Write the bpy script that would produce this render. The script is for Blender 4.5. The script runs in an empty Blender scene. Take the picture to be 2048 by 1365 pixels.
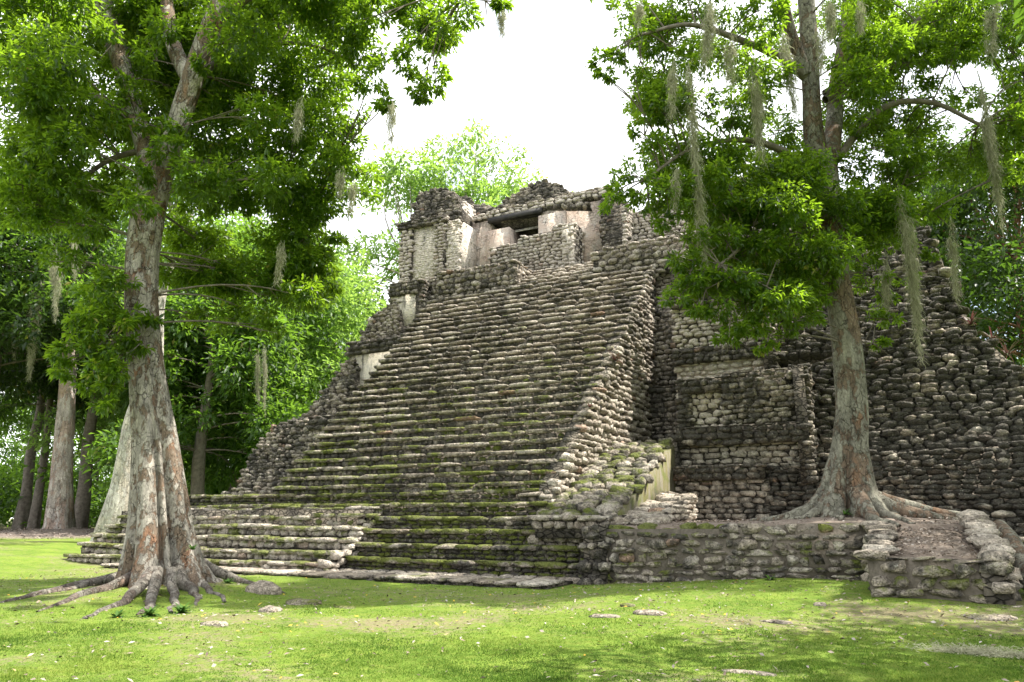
import bpy, math, random
import numpy as np
from mathutils import Vector
random.seed(7); rng = np.random.default_rng(7)
R = math.radians
scn = bpy.context.scene
# ------------------------------------------------------------------ camera
H = 1.4; F = 1462.0; PITCH = math.atan((1035 - 682.5) / F); AZ = R(27.2)
cam = bpy.data.objects.new('camera', bpy.data.cameras.new('camera'))
scn.collection.objects.link(cam)
cam.location = (0, 0, H); cam.rotation_euler = (R(90) + PITCH, 0, AZ)
cam.data.sensor_width = 36; cam.data.lens = F / 2048 * 36
cam.data.clip_start = .1; cam.data.clip_end = 2000
scn.camera = cam
# ------------------------------------------------------------------ sky, sun, exposure
SUN_EL, SUN_AZ = R(58), R(30)                  # azimuth from +X towards +Y
w = bpy.data.worlds.new('World'); scn.world = w; w.use_nodes = True
nt = w.node_tree; nt.nodes.clear()
def WN(t, **k):
    n = nt.nodes.new(t)
    for a, b in k.items(): setattr(n, a, b)
    return n
sky = WN('ShaderNodeTexSky'); sky.sky_type = 'NISHITA'; sky.sun_disc = False
sky.sun_elevation = SUN_EL; sky.sun_rotation = R(90) - SUN_AZ; sky.dust_density = 2.0
tc = WN('ShaderNodeTexCoord'); no = WN('ShaderNodeTexNoise'); no.inputs['Scale'].default_value = 2.2
no.inputs['Detail'].default_value = 6
rp = WN('ShaderNodeValToRGB'); rp.color_ramp.elements[0].position = .36; rp.color_ramp.elements[1].position = .52
mx = WN('ShaderNodeMixRGB'); mx.inputs[2].default_value = (11.2, 11.4, 11.7, 1)
bg = WN('ShaderNodeBackground'); bg.inputs[1].default_value = .1; wo = WN('ShaderNodeOutputWorld')
L = nt.links.new
L(tc.outputs['Generated'], no.inputs['Vector']); L(no.outputs[0], rp.inputs[0]); L(rp.outputs[0], mx.inputs[0])
L(sky.outputs[0], mx.inputs[1]); L(mx.outputs[0], bg.inputs[0]); L(bg.outputs[0], wo.inputs[0])
sd = bpy.data.lights.new('sun', 'SUN'); sd.energy = 5; sd.angle = R(.53); sd.color = (1, .95, .86)
sun = bpy.data.objects.new('sun', sd); scn.collection.objects.link(sun)
sv = Vector((math.cos(SUN_EL) * math.cos(SUN_AZ), math.cos(SUN_EL) * math.sin(SUN_AZ), math.sin(SUN_EL)))
sun.rotation_euler = sv.to_track_quat('Z', 'Y').to_euler(); sun.location = sv * 60
scn.view_settings.view_transform = 'Standard'; scn.view_settings.look = 'None'
scn.view_settings.exposure = 1.2; scn.view_settings.gamma = 1
scn.render.engine = 'CYCLES'
scn.cycles.max_bounces = 6; scn.cycles.diffuse_bounces = 3; scn.cycles.glossy_bounces = 2
scn.cycles.transmission_bounces = 4; scn.cycles.transparent_max_bounces = 4

# ------------------------------------------------------------------ helpers: photo directions
cp, sp_ = math.cos(PITCH), math.sin(PITCH); ca, sa = math.cos(AZ), math.sin(AZ)
CAM = np.array([0, 0, H])
def ray(px, py):
    x = (px - 1024) / F; y = -(py - 682.5) / F
    f = cp - y * sp_
    return np.array([x * ca - f * sa, x * sa + f * ca, y * cp + sp_])
def onY(px, py, Y): d = ray(px, py); return d * (Y / d[1]) + CAM
def onX(px, py, X): d = ray(px, py); return d * (X / d[0]) + CAM
def onZ(px, py, z): d = ray(px, py); return d * ((z - H) / d[2]) + CAM
def atD(px, py, D): return ray(px, py) * D + CAM            # D metres along the view axis
def onP(px, py, O, N):
    d = ray(px, py); N = np.asarray(N, float); return d * (np.dot(np.asarray(O) - CAM, N) / np.dot(d, N)) + CAM
def proj(P):
    P = np.atleast_2d(P); x, y, z = P[:, 0], P[:, 1], P[:, 2] - H
    r = x * ca + y * sa; f = -x * sa + y * ca; zc = f * cp + z * sp_; yc = -f * sp_ + z * cp
    zc = np.maximum(zc, .1)
    return np.stack([1024 + F * r / zc, 682.5 - F * yc / zc, zc], 1)
# ------------------------------------------------------------------ helpers: noise
def hsh(i, j, k):
    n = (i * 374761393 + j * 668265263 + k * 2147483647) & 0xffffffff
    n = ((n ^ (n >> 13)) * 1274126177) & 0xffffffff
    return ((n ^ (n >> 16)) & 0xffff) / 65535.0
def vnoise(x, y, z=0, seed=0):
    x, y, z = np.broadcast_arrays(np.asarray(x, float), np.asarray(y, float), np.asarray(z, float) + seed * 17.3)
    i, j, k = [np.floor(a).astype(np.int64) for a in (x, y, z)]
    u, v, t = x - i, y - j, z - k
    u, v, t = [a * a * (3 - 2 * a) for a in (u, v, t)]
    o = 0
    for a in (0, 1):
        for b in (0, 1):
            for c in (0, 1):
                o = o + hsh(i + a, j + b, k + c) * (u if a else 1 - u) * (v if b else 1 - v) * (t if c else 1 - t)
    return o
def fbm(x, y, z=0, seed=0, oct=4):
    o = 0; a = .5; s = 0
    for q in range(oct):
        o = o + a * vnoise(np.asarray(x) * 2 ** q, np.asarray(y) * 2 ** q, np.asarray(z) * 2 ** q, seed + q); s += a; a *= .5
    return o / s
def sst(a, b, x): t = np.clip((np.asarray(x, float) - a) / (b - a), 0, 1); return t * t * (3 - 2 * t)
# ------------------------------------------------------------------ helpers: objects
COL = scn.collection.objects
def mesh(name, V, faces, mat, smooth=True, col=None):
    """faces: list of (n,k) integer arrays"""
    me = bpy.data.meshes.new(name); V = np.ascontiguousarray(V, np.float32)
    if not isinstance(faces, list): faces = [faces]
    faces = [np.asarray(f, np.int32) for f in faces if len(f)]
    me.vertices.add(len(V)); me.vertices.foreach_set('co', V.ravel())
    nl = sum(f.size for f in faces); nf = sum(len(f) for f in faces)
    me.loops.add(nl); me.loops.foreach_set('vertex_index', np.concatenate([f.ravel() for f in faces]))
    me.polygons.add(nf)
    tot = np.concatenate([np.full(len(f), f.shape[1], np.int32) for f in faces])
    me.polygons.foreach_set('loop_start', np.concatenate([[0], np.cumsum(tot)[:-1]]).astype(np.int32))
    me.polygons.foreach_set('loop_total', tot)
    if smooth: me.polygons.foreach_set('use_smooth', np.ones(nf, bool))
    me.update(calc_edges=True)
    if col is not None:
        at = me.color_attributes.new('st', 'FLOAT_COLOR', 'POINT')
        at.data.foreach_set('color', np.ascontiguousarray(col, np.float32).ravel())
    me.materials.append(mat)
    return me
def obj(name, me, parent=None, loc=(0, 0, 0), **kw):
    o = bpy.data.objects.new(name, me); COL.link(o); o.location = loc
    if parent is not None:
        o.parent = parent; o.location = Vector(loc) - PLOC.get(parent.name, Vector((0, 0, 0)))
    PLOC[o.name] = Vector(loc)
    for k, v in kw.items(): o[k] = v
    return o
PLOC = {}
def thing(name, label, cat, loc=(0, 0, 0), group=None):
    o = obj(name, None, None, [float(q) for q in loc], label=label, category=cat)
    if group: o['group'] = group
    return o
def box_vf(x0, x1, y0, y1, z0, z1):
    V = np.array([[x, y, z] for x in (x0, x1) for y in (y0, y1) for z in (z0, z1)], float)
    Fq = np.array([[0, 1, 3, 2], [4, 6, 7, 5], [0, 4, 5, 1], [2, 3, 7, 6], [0, 2, 6, 4], [1, 5, 7, 3]])
    return V, Fq
def prism_vf(P, ext):
    """P: (n,3) polygon, ext: vector; faces as n-gon caps and quads"""
    P = np.asarray(P, float); n = len(P); V = np.vstack([P, P + ext])
    q = [[i, i + n, (i + 1) % n + n, (i + 1) % n] for i in range(n)]
    return V, [np.array([list(range(n))]), np.array([list(range(2 * n - 1, n - 1, -1))]), np.array(q)]
def tube_vf(path, rad, ns=10, lobe=None, cap=True, off=0):
    path = np.asarray(path, float); n = len(path); rad = np.asarray(rad, float)
    T = np.gradient(path, axis=0); T /= np.linalg.norm(T, axis=1)[:, None] + 1e-9
    ref = np.array([1., 0, 0]) if abs(T[0, 0]) < .9 else np.array([0, 1., 0])
    A = np.zeros_like(T); a = ref - T[0] * np.dot(ref, T[0]); a /= np.linalg.norm(a)
    for i in range(n):
        a = a - T[i] * np.dot(a, T[i]); a /= np.linalg.norm(a); A[i] = a
    B = np.cross(T, A); th = np.linspace(0, 2 * np.pi, ns, endpoint=False)
    rr = rad[:, None] * np.ones((1, ns))
    if lobe is not None: rr = rr * lobe(np.linspace(0, 1, n)[:, None], th[None, :])
    V = path[:, None] + A[:, None] * (np.cos(th)[None, :, None] * rr[..., None]) + B[:, None] * (np.sin(th)[None, :, None] * rr[..., None])
    V = V.reshape(-1, 3)
    i = np.arange(n - 1)[:, None] * ns; j = np.arange(ns)[None, :]; j2 = (j + 1) % ns
    Fq = np.stack([i + j, i + j2, i + ns + j2, i + ns + j], -1).reshape(-1, 4) + off
    return V, Fq
def smooth_path(P, n):
    P = np.asarray(P, float); m = len(P); t = np.linspace(0, m - 1, n); i = np.clip(t.astype(int), 0, m - 2); f = (t - i)[:, None]
    Q = np.vstack([2 * P[0] - P[1], P, 2 * P[-1] - P[-2]])
    p0, p1, p2, p3 = Q[i], Q[i + 1], Q[i + 2], Q[i + 3]
    return .5 * ((2 * p1) + (-p0 + p2) * f + (2 * p0 - 5 * p1 + 4 * p2 - p3) * f ** 2 + (-p0 + 3 * p1 - 3 * p2 + p3) * f ** 3)
class Bag:
    def __init__(s): s.V = []; s.F = {}; s.C = []; s.n = 0
    def add(s, V, Fs, c=None):
        V = np.asarray(V, float)
        for f in (Fs if isinstance(Fs, list) else [Fs]):
            f = np.asarray(f); s.F.setdefault(f.shape[1], []).append(f + s.n)
        s.V.append(V); s.n += len(V)
        s.C.append(np.tile(c, (len(V), 1)) if (c is not None and np.ndim(c) == 1) else c)
    def build(s, name, mat, parent=None, smooth=True, **kw):
        col = None if any(c is None for c in s.C) else np.vstack(s.C)
        me = mesh(name, np.vstack(s.V), [np.vstack(f) for f in s.F.values()], mat, smooth, col)
        return obj(name, me, parent, **kw)
# ------------------------------------------------------------------ materials
class NT:
    def __init__(s, name):
        s.m = bpy.data.materials.new(name); s.m.use_nodes = True; s.t = s.m.node_tree; s.t.nodes.clear()
        s.out = s.N('ShaderNodeOutputMaterial')
    def N(s, t, **k):
        n = s.t.nodes.new(t)
        for a, b in k.items(): setattr(n, a, b)
        return n
    def put(s, sock, v):
        if hasattr(v, 'is_output') or isinstance(v, bpy.types.NodeSocket): s.t.links.new(v, sock)
        else: sock.default_value = (*v, 1) if isinstance(v, tuple) and len(v) == 3 and sock.type == 'RGBA' else v
    def pos(s): return s.N('ShaderNodeNewGeometry').outputs['Position']
    def noise(s, scale, detail=4, vec=None, rough=.55, out=0):
        n = s.N('ShaderNodeTexNoise'); n.inputs['Scale'].default_value = scale; n.inputs['Detail'].default_value = detail
        n.inputs['Roughness'].default_value = rough; s.put(n.inputs['Vector'], vec if vec is not None else s.pos()); return n.outputs[out]
    def map(s, vec, scale): n = s.N('ShaderNodeMapping'); s.put(n.inputs[0], vec); n.inputs['Scale'].default_value = scale; return n.outputs[0]
    def ramp(s, f, *st, interp='LINEAR'):
        n = s.N('ShaderNodeValToRGB'); cr = n.color_ramp; cr.interpolation = interp
        while len(cr.elements) < len(st): cr.elements.new(.5)
        for e, (p, c) in zip(cr.elements, st): e.position = p; e.color = (*c, 1) if isinstance(c, tuple) else (c, c, c, 1)
        s.put(n.inputs[0], f); return n.outputs[0]
    def mix(s, f, a, b, mode='MIX'):
        n = s.N('ShaderNodeMixRGB', blend_type=mode); s.put(n.inputs[0], f); s.put(n.inputs[1], a); s.put(n.inputs[2], b); return n.outputs[0]
    def math(s, op, a, b=0.0, clamp=False):
        n = s.N('ShaderNodeMath', operation=op); n.use_clamp = clamp; s.put(n.inputs[0], a); s.put(n.inputs[1], b); return n.outputs[0]
    def attr(s):
        n = s.N('ShaderNodeAttribute', attribute_name='st'); sp = s.N('ShaderNodeSeparateColor'); s.t.links.new(n.outputs['Color'], sp.inputs[0])
        return sp.outputs[0], sp.outputs[1], sp.outputs[2], n.outputs['Alpha']
    def bump(s, h, strength=.5, dist=.02):
        n = s.N('ShaderNodeBump'); n.inputs['Strength'].default_value = strength; n.inputs['Distance'].default_value = dist
        s.put(n.inputs['Height'], h); return n.outputs[0]
    def pbsdf(s, col, rough=.9, nrm=None, spec=.3):
        n = s.N('ShaderNodeBsdfPrincipled'); s.put(n.inputs['Base Color'], col); s.put(n.inputs['Roughness'], rough)
        n.inputs['Specular IOR Level'].default_value = spec
        if nrm is not None: s.put(n.inputs['Normal'], nrm)
        return n.outputs[0]
    def done(s, sh): s.t.links.new(sh, s.out.inputs[0]); return s.m
def stone_mat():
    m = NT('weathered limestone'); r, lich, moss, warm = m.attr(); p = m.pos()
    base = m.ramp(r, (0, (.30, .25, .195)), (.3, (.41, .35, .28)), (.6, (.51, .445, .365)), (.9, (.61, .55, .46)), (.955, (.61, .55, .46)), (.965, (.40, .26, .18)), (1, (.38, .26, .19)))
    base = m.mix(m.math('MULTIPLY', warm, .9), base, m.mix(m.noise(1.1, 3), (.70, .58, .49), (.80, .76, .68)))
    n9 = m.noise(9, 5); n40 = m.noise(45, 4)
    wf = m.math('SUBTRACT', 1.0, m.math('MULTIPLY', warm, .55)); base = m.mix(m.math('MULTIPLY', wf, .9), base, m.ramp(n9, (.28, .35), (.72, 1.35)), 'MULTIPLY')
    base = m.mix(m.math('MULTIPLY', wf, .8), base, m.ramp(n40, (.25, .4), (.75, 1.35)), 'MULTIPLY')
    # black lichen and soot streaks running down
    st = m.noise(1.3, 5, m.map(p, (1.6, 1.6, .5)), .65); fine = m.noise(7, 5)
    lm = m.math('ADD', m.math('ADD', m.math('ADD', m.math('MULTIPLY', st, 1.25), m.math('MULTIPLY', m.noise(.35, 3), .5)), m.math('ADD', m.math('MULTIPLY', fine, .75), -.43)), lich)
    lm = m.ramp(m.math('MULTIPLY', lm, .5), (.54, 0.0), (.68, 1.0))
    base = m.mix(m.math('MULTIPLY', lm, .9), base, m.mix(n9, (.03, .029, .026), (.085, .08, .07)))
    # pale lichen rosettes
    sp = m.ramp(m.noise(13, 3), (.66, 0.0), (.72, 1.0)); base = m.mix(m.math('MULTIPLY', sp, .55), base, (.50, .49, .43))
    # moss on ledges
    nz = m.N('ShaderNodeSeparateXYZ'); m.t.links.new(m.N('ShaderNodeNewGeometry').outputs['Normal'], nz.inputs[0])
    mm = m.math('ADD', m.math('ADD', m.math('MULTIPLY', m.noise(1.9, 5), 1.0), m.math('MULTIPLY', m.noise(9, 4), .5)), m.math('ADD', moss, m.math('MULTIPLY', nz.outputs[2], .12)))
    mm = m.ramp(m.math('MULTIPLY', mm, .5), (.55, 0.0), (.64, 1.0))
    base = m.mix(m.math('MULTIPLY', mm, .9), base, m.mix(m.noise(14, 3), (.05, .065, .012), (.17, .20, .03)))
    vc = m.N('ShaderNodeTexVoronoi'); vc.inputs['Scale'].default_value = 17; m.put(vc.inputs['Vector'], m.mix(.1, p, m.noise(9, 2, out=1), 'ADD'))
    pit = m.ramp(m.noise(26, 3), (.30, 0.0), (.42, 1.0)); base = m.mix(m.math('MULTIPLY', wf, .8), base, m.ramp(pit, (0, .35), (1, 1.0)), 'MULTIPLY')
    h = m.math('ADD', m.math('ADD', m.math('MULTIPLY', n9, 1.2), m.math('MULTIPLY', n40, .4)), m.math('ADD', m.math('MULTIPLY', vc.outputs[0], -.6), m.math('MULTIPLY', pit, .3)))
    return m.done(m.pbsdf(base, .95, m.bump(h, 1.0, .07), .12))
def simple(name, c0, c1, scale, rough=.9, bump=.4, dist=.02, vec=(1, 1, 1)):
    m = NT(name); p = m.map(m.pos(), vec); n = m.noise(scale, 6, p); k = m.noise(scale * 6, 4, p)
    c = m.mix(m.ramp(n, (.3, 0.0), (.7, 1.0)), c0, c1); c = m.mix(.6, c, m.ramp(k, (.25, .5), (.75, 1.35)), 'MULTIPLY')
    return m.done(m.pbsdf(c, rough, m.bump(m.math('ADD', n, m.math('MULTIPLY', k, .4)), bump, dist), .25))
def mortar_mat():
    m = NT('rubble fill'); p = m.map(m.pos(), (1, 1, 1.7)); v = m.N('ShaderNodeTexVoronoi', feature='DISTANCE_TO_EDGE'); v.inputs['Scale'].default_value = 5.5; m.put(v.inputs['Vector'], p)
    w_ = m.N('ShaderNodeTexVoronoi'); w_.inputs['Scale'].default_value = 5.5; m.put(w_.inputs['Vector'], p); e = m.ramp(v.outputs[0], (0, 0.0), (.11, 1.0)); k = m.noise(20, 5)
    c = m.mix(w_.outputs['Color'], (.13, .11, .085), (.24, .21, .17)); c = m.mix(e, (.045, .04, .032), c); c = m.mix(m.ramp(m.noise(1.5, 5), (.42, 0.0), (.6, .85)), c, (.04, .037, .032)); c = m.mix(.6, c, m.ramp(k, (.25, .5), (.75, 1.35)), 'MULTIPLY')
    return m.done(m.pbsdf(c, .97, m.bump(m.math('ADD', e, m.math('MULTIPLY', k, .5)), .9, .06), .15))
def plaster_mat(name='old lime plaster', ca_=(.56, .49, .41), cb_=(.56, .43, .35)):
    m = NT(name); p = m.pos(); n = m.noise(1.4, 6); st = m.noise(1.6, 5, m.map(p, (2.2, 2.2, .35)), .6); k = m.noise(22, 5)
    c = m.mix(m.ramp(n, (.35, 0.0), (.65, 1.0)), ca_, cb_)
    c = m.mix(m.ramp(m.noise(3.5, 4), (.5, 0.0), (.7, .7)), c, (.58, .54, .48))
    c = m.mix(m.ramp(st, (.54, 0.0), (.68, .8)), c, (.10, .095, .085)); c = m.mix(.5, c, m.ramp(k, (.25, .6), (.75, 1.25)), 'MULTIPLY')
    bq = m.N('ShaderNodeTexVoronoi', feature='DISTANCE_TO_EDGE'); bq.inputs['Scale'].default_value = 4.2; m.put(bq.inputs['Vector'], m.map(p, (1, 1, 2.0)))
    ed = m.math('MULTIPLY', m.ramp(bq.outputs[0], (0, 1.0), (.06, 0.0)), m.ramp(m.noise(2.2, 5), (.45, .15), (.58, 1.0))); c = m.mix(m.math('MULTIPLY', ed, .75), c, (.16, .13, .11))
    return m.done(m.pbsdf(c, .94, m.bump(m.math('SUBTRACT', m.math('ADD', k, m.math('MULTIPLY', m.noise(5, 5), 2.0)), m.math('MULTIPLY', ed, 1.5)), .8, .04), .15))
def mossy_plaster():
    m = NT('mossy render'); p = m.pos(); st = m.noise(2.5, 5, m.map(p, (2.5, 2.5, .5))); k = m.noise(30, 4)
    c = m.mix(m.ramp(st, (.4, 0.0), (.62, 1.0)), (.15, .135, .06), (.20, .18, .14)); c = m.mix(m.ramp(m.noise(3, 5), (.5, 0.0), (.64, .8)), c, (.10, .12, .025))
    c = m.mix(m.ramp(m.noise(1.1, 5), (.55, 0.0), (.68, .8)), c, (.07, .065, .05)); c = m.mix(.5, c, m.ramp(k, (.25, .55), (.75, 1.3)), 'MULTIPLY')
    return m.done(m.pbsdf(c, .95, m.bump(k, .6, .02), .2))
def bark_mat(name, pale, mid, red, dark, redness):
    m = NT(name); p = m.pos(); q = m.map(p, (1, 1, .5)); wv = m.noise(5, 3, p, out=1); q2 = m.mix(.16, q, wv, 'ADD')
    def vor(sc): v = m.N('ShaderNodeTexVoronoi', feature='DISTANCE_TO_EDGE'); v.inputs['Scale'].default_value = sc; m.put(v.inputs['Vector'], q2); return v.outputs[0]
    e1, e2 = vor(6.5), vor(15); n = m.noise(7, 6, q, .65); fine = m.noise(38, 5, m.map(p, (1, 1, .45)), .65); str_ = m.noise(9, 5, m.map(p, (1, 1, .12)), .6)
    plate = m.ramp(m.math('ADD', m.math('MULTIPLY', m.noise(2.2, 5, q, .6), .55), m.math('MULTIPLY', n, .45)), (.47, 0.0), (.50, 1.0))
    under = m.mix(m.ramp(m.noise(2.6, 4, q), (redness, 0.0), (redness + .08, 1.0)), mid, red)
    c = m.mix(plate, under, m.mix(m.ramp(m.noise(3.1, 5, q), (.35, 0.0), (.65, 1.0)), tuple(x * .62 for x in pale), pale))
    crack = m.math('MAXIMUM', m.math('MULTIPLY', m.ramp(e1, (0, 1.0), (.03, 0.0)), m.ramp(m.noise(2.1, 3), (.42, 0.0), (.55, 1.0))), m.math('MULTIPLY', m.ramp(e2, (0, 1.0), (.035, 0.0)), m.ramp(m.noise(2.9, 3), (.48, 0.0), (.6, .8))))
    c = m.mix(m.math('MULTIPLY', crack, .85), c, dark); c = m.mix(m.ramp(m.noise(15, 4), (.6, 0.0), (.68, .45)), c, (.40, .41, .34))
    c = m.mix(.75, c, m.ramp(str_, (.3, .5), (.7, 1.25)), 'MULTIPLY'); c = m.mix(.8, c, m.ramp(fine, (.25, .45), (.75, 1.4)), 'MULTIPLY')
    h = m.math('SUBTRACT', m.math('ADD', m.math('MULTIPLY', plate, .7), m.math('MULTIPLY', m.math('ADD', fine, str_), .5)), m.math('MULTIPLY', crack, 1.2))
    return m.done(m.pbsdf(c, .92, m.bump(h, .9, .04), .15))
def leaf_mat(name, dark, light, trans, gloss=.35):
    m = NT(name); r, g, b, a = m.attr()
    c = m.mix(m.ramp(r, (.92, 0.0), (.99, 1.0)), m.mix(r, dark, light), (.20, .17, .03))
    pr = m.pbsdf(c, gloss, None, .5); tr = m.N('ShaderNodeBsdfTranslucent'); m.put(tr.inputs[0], m.mix(r, trans, tuple(min(1, q * 1.35) for q in trans)))
    ms = m.N('ShaderNodeMixShader'); ms.inputs[0].default_value = .5; m.t.links.new(pr, ms.inputs[1]); m.t.links.new(tr.outputs[0], ms.inputs[2])
    return m.done(ms.outputs[0])
def ground_mat():
    m = NT('mossy turf'); dirt, lit, far, a = m.attr(); n = m.noise(1.2, 5); k = m.noise(30, 5); kk = m.noise(110, 3)
    g = m.mix(m.ramp(n, (.3, 0.0), (.7, 1.0)), (.095, .165, .02), (.175, .25, .034)); g = m.mix(m.ramp(m.noise(7, 4), (.45, 0.0), (.7, .6)), g, (.22, .24, .05))
    d = m.mix(k, (.15, .10, .07), (.32, .25, .19)); l = m.mix(k, (.10, .075, .06), (.30, .25, .22))
    c = m.mix(m.ramp(m.math('ADD', dirt, m.math('MULTIPLY', m.math('SUBTRACT', m.noise(9, 6, rough=.75), .5), 1.3)), (.44, 0.0), (.68, .72)), g, d); c = m.mix(m.ramp(m.math('ADD', lit, m.math('MULTIPLY', m.math('SUBTRACT', k, .5), .6)), (.35, 0.0), (.6, 1.0)), c, l)
    c = m.mix(.7, c, m.ramp(kk, (.25, .45), (.75, 1.4)), 'MULTIPLY')
    return m.done(m.pbsdf(c, .95, m.bump(m.math('ADD', k, m.math('MULTIPLY', kk, .6)), .8, .03), .15))
def attr_mat(name, ramp, rough=.8, trans=0, tc=None):
    m = NT(name); r = m.attr()[0]; c = m.ramp(r, *ramp); pr = m.pbsdf(c, rough, None, .25)
    if trans:
        t = m.N('ShaderNodeBsdfTranslucent'); m.put(t.inputs[0], tc or c); ms = m.N('ShaderNodeMixShader'); ms.inputs[0].default_value = trans
        m.t.links.new(pr, ms.inputs[1]); m.t.links.new(t.outputs[0], ms.inputs[2]); pr = ms.outputs[0]
    return m.done(pr)
M = dict(stone=stone_mat(), plaster=plaster_mat(), cream=plaster_mat('cream lime plaster', (.68, .62, .52), (.72, .64, .52)), mossy=mossy_plaster(), ground=ground_mat(),
    mortar=mortar_mat(),
    mud=simple('earthy lime mortar', (.08, .068, .052), (.18, .155, .125), 4, .97, .9, .05),
    earth=simple('leafy earth', (.13, .10, .08), (.27, .22, .18), 5, .97, .8, .03),
    beam=simple('tarred timber', (.02, .02, .022), (.06, .055, .05), 4, .7, .3, .01),
    rock=simple('pale boulder', (.22, .19, .15), (.42, .37, .31), 4, .95, .9, .04),
    bark=bark_mat('scaling bark', (.41, .375, .32), (.20, .15, .11), (.235, .135, .085), (.03, .025, .02), .57),
    bark_r=bark_mat('brown bark', (.27, .255, .205), (.175, .13, .095), (.20, .125, .08), (.04, .03, .02), .55),
    root=bark_mat('weathered root bark', (.25, .225, .19), (.15, .12, .10), (.17, .12, .09), (.03, .025, .02), .6),
    bark_p=bark_mat('pale pinkish bark', (.52, .46, .41), (.38, .29, .24), (.36, .26, .2), (.12, .09, .07), .6),
    bark_w=bark_mat('white bark', (.64, .61, .54), (.55, .50, .42), (.45, .38, .3), (.2, .17, .13), .65),
    bark_o=bark_mat('orange smooth bark', (.42, .24, .16), (.40, .20, .12), (.35, .16, .1), (.15, .08, .05), .5),
    twig=simple('twig bark', (.09, .075, .06), (.20, .175, .145), 6, .9, .5, .01),
    leaf=leaf_mat('glossy leaf', (.014, .036, .007), (.052, .10, .014), (.28, .46, .02)),
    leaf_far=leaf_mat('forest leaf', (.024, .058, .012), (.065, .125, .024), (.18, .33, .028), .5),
    leaf_shaded=leaf_mat('shaded dark leaf', (.012, .032, .008), (.036, .07, .014), (.07, .14, .012), .45),  # shade from surrounding trees is put into this leaf colour
    leaf_sunlit=leaf_mat('sunny pale leaf', (.07, .14, .03), (.13, .22, .06), (.32, .50, .08), .5),  # strong sun on far crowns is put into this brighter leaf colour
    moss=attr_mat('beard moss', ((0, (.20, .20, .13)), (.6, (.40, .40, .27)), (1, (.52, .50, .36))), .95, .35),
    litter=attr_mat('fallen leaf', ((0, (.07, .05, .04)), (.4, (.20, .15, .11)), (.8, (.28, .24, .21)), (.93, (.36, .33, .30)), (.95, (.55, .30, .04)), (1, (.6, .42, .05))), .7),
    blade=attr_mat('grass blade', ((0, (.045, .095, .01)), (.5, (.11, .20, .02)), (1, (.23, .29, .05))), .8, .4),
    weed=attr_mat('weed leaf', ((0, (.04, .10, .02)), (1, (.10, .20, .03))), .6, .4),
    bromeliad=attr_mat('bromeliad leaf', ((0, (.07, .10, .04)), (.5, (.10, .06, .045)), (1, (.14, .05, .045))), .5, .3))
# ------------------------------------------------------------------ ground
LT = onZ(316, 1168, .12)[:2]                                         # left tree foot
TR1 = onZ(118, 1066, .62)[:2]; TRW = onZ(215, 1086, .45)[:2]         # two pale trunks in the clearing
def gz(x, y):
    x = np.asarray(x, float); y = np.asarray(y, float)
    z = .5 * sst(-19.5, -30, x) + .25 * sst(-34, -60, x)
    z = z + .30 * sst(-7, -1.5, x) * sst(9.5, 15, y) * sst(30, 17, y) - .12 * sst(0, 4, x) * sst(13.5, 11, y)
    z = z + .16 * np.exp(-((x - LT[0]) ** 2 + (y - LT[1]) ** 2) / 3.2)
    z = z + .30 * np.exp(-((x - TR1[0]) ** 2 + (y - TR1[1]) ** 2) / 14)
    z = z + (fbm(x * .5, y * .5, seed=3) - .5) * .12 + (fbm(x * 2.2, y * 2.2, seed=5) - .5) * .05
    return z
def dirt(x, y):
    d = fbm(x * .55, y * .75, seed=11, oct=5) * .75 + fbm(x * 2.5, y * 2.5, seed=12, oct=3) * .25
    b = .05 * sst(-7, -2, x) * sst(7, 9, y) + .28 * np.exp(-((x - LT[0]) ** 2 + (y - LT[1]) ** 2) / 2.5)
    b = b + .3 * np.exp(-((x + 6.6) ** 2 / 1.6 + (y - 8.6) ** 2 / .5)) + .22 * np.exp(-((x + 2.2) ** 2 / 3 + (y - 10.6) ** 2 / .5)) + .12 * np.exp(-((x + .5) ** 2 / 2 + (y - 11.8) ** 2 / .5))
    return d + b - .11
def litter_amt(x, y):
    return .95 * np.exp(-((x - TR1[0]) ** 2 + (y - TR1[1]) ** 2) / 60) + .5 * sst(-38, -48, x)
xs = np.concatenate([np.linspace(-420, -60, 26), np.linspace(-58, -22, 60), np.arange(-21.7, 4, .16), np.linspace(4.5, 30, 24), np.linspace(36, 260, 18)])
ys = np.concatenate([np.linspace(-200, -4, 16), np.linspace(-3, 2.5, 10), np.arange(2.8, 17, .16), np.linspace(17.5, 50, 60), np.linspace(54, 420, 30)])
GX, GY = np.meshgrid(xs, ys, indexing='ij'); nx, ny = GX.shape
GV = np.stack([GX, GY, gz(GX, GY)], -1).reshape(-1, 3)
i = (np.arange(nx - 1)[:, None] * ny + np.arange(ny - 1)[None, :]).ravel()
gc = np.zeros((len(GV), 4)); gc[:, 0] = dirt(GV[:, 0], GV[:, 1]); gc[:, 1] = litter_amt(GV[:, 0], GV[:, 1])
ground = obj('ground', mesh('ground', GV, np.stack([i, i + ny, i + ny + 1, i + 1], 1), M['ground'], True, gc), kind='structure')
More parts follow.
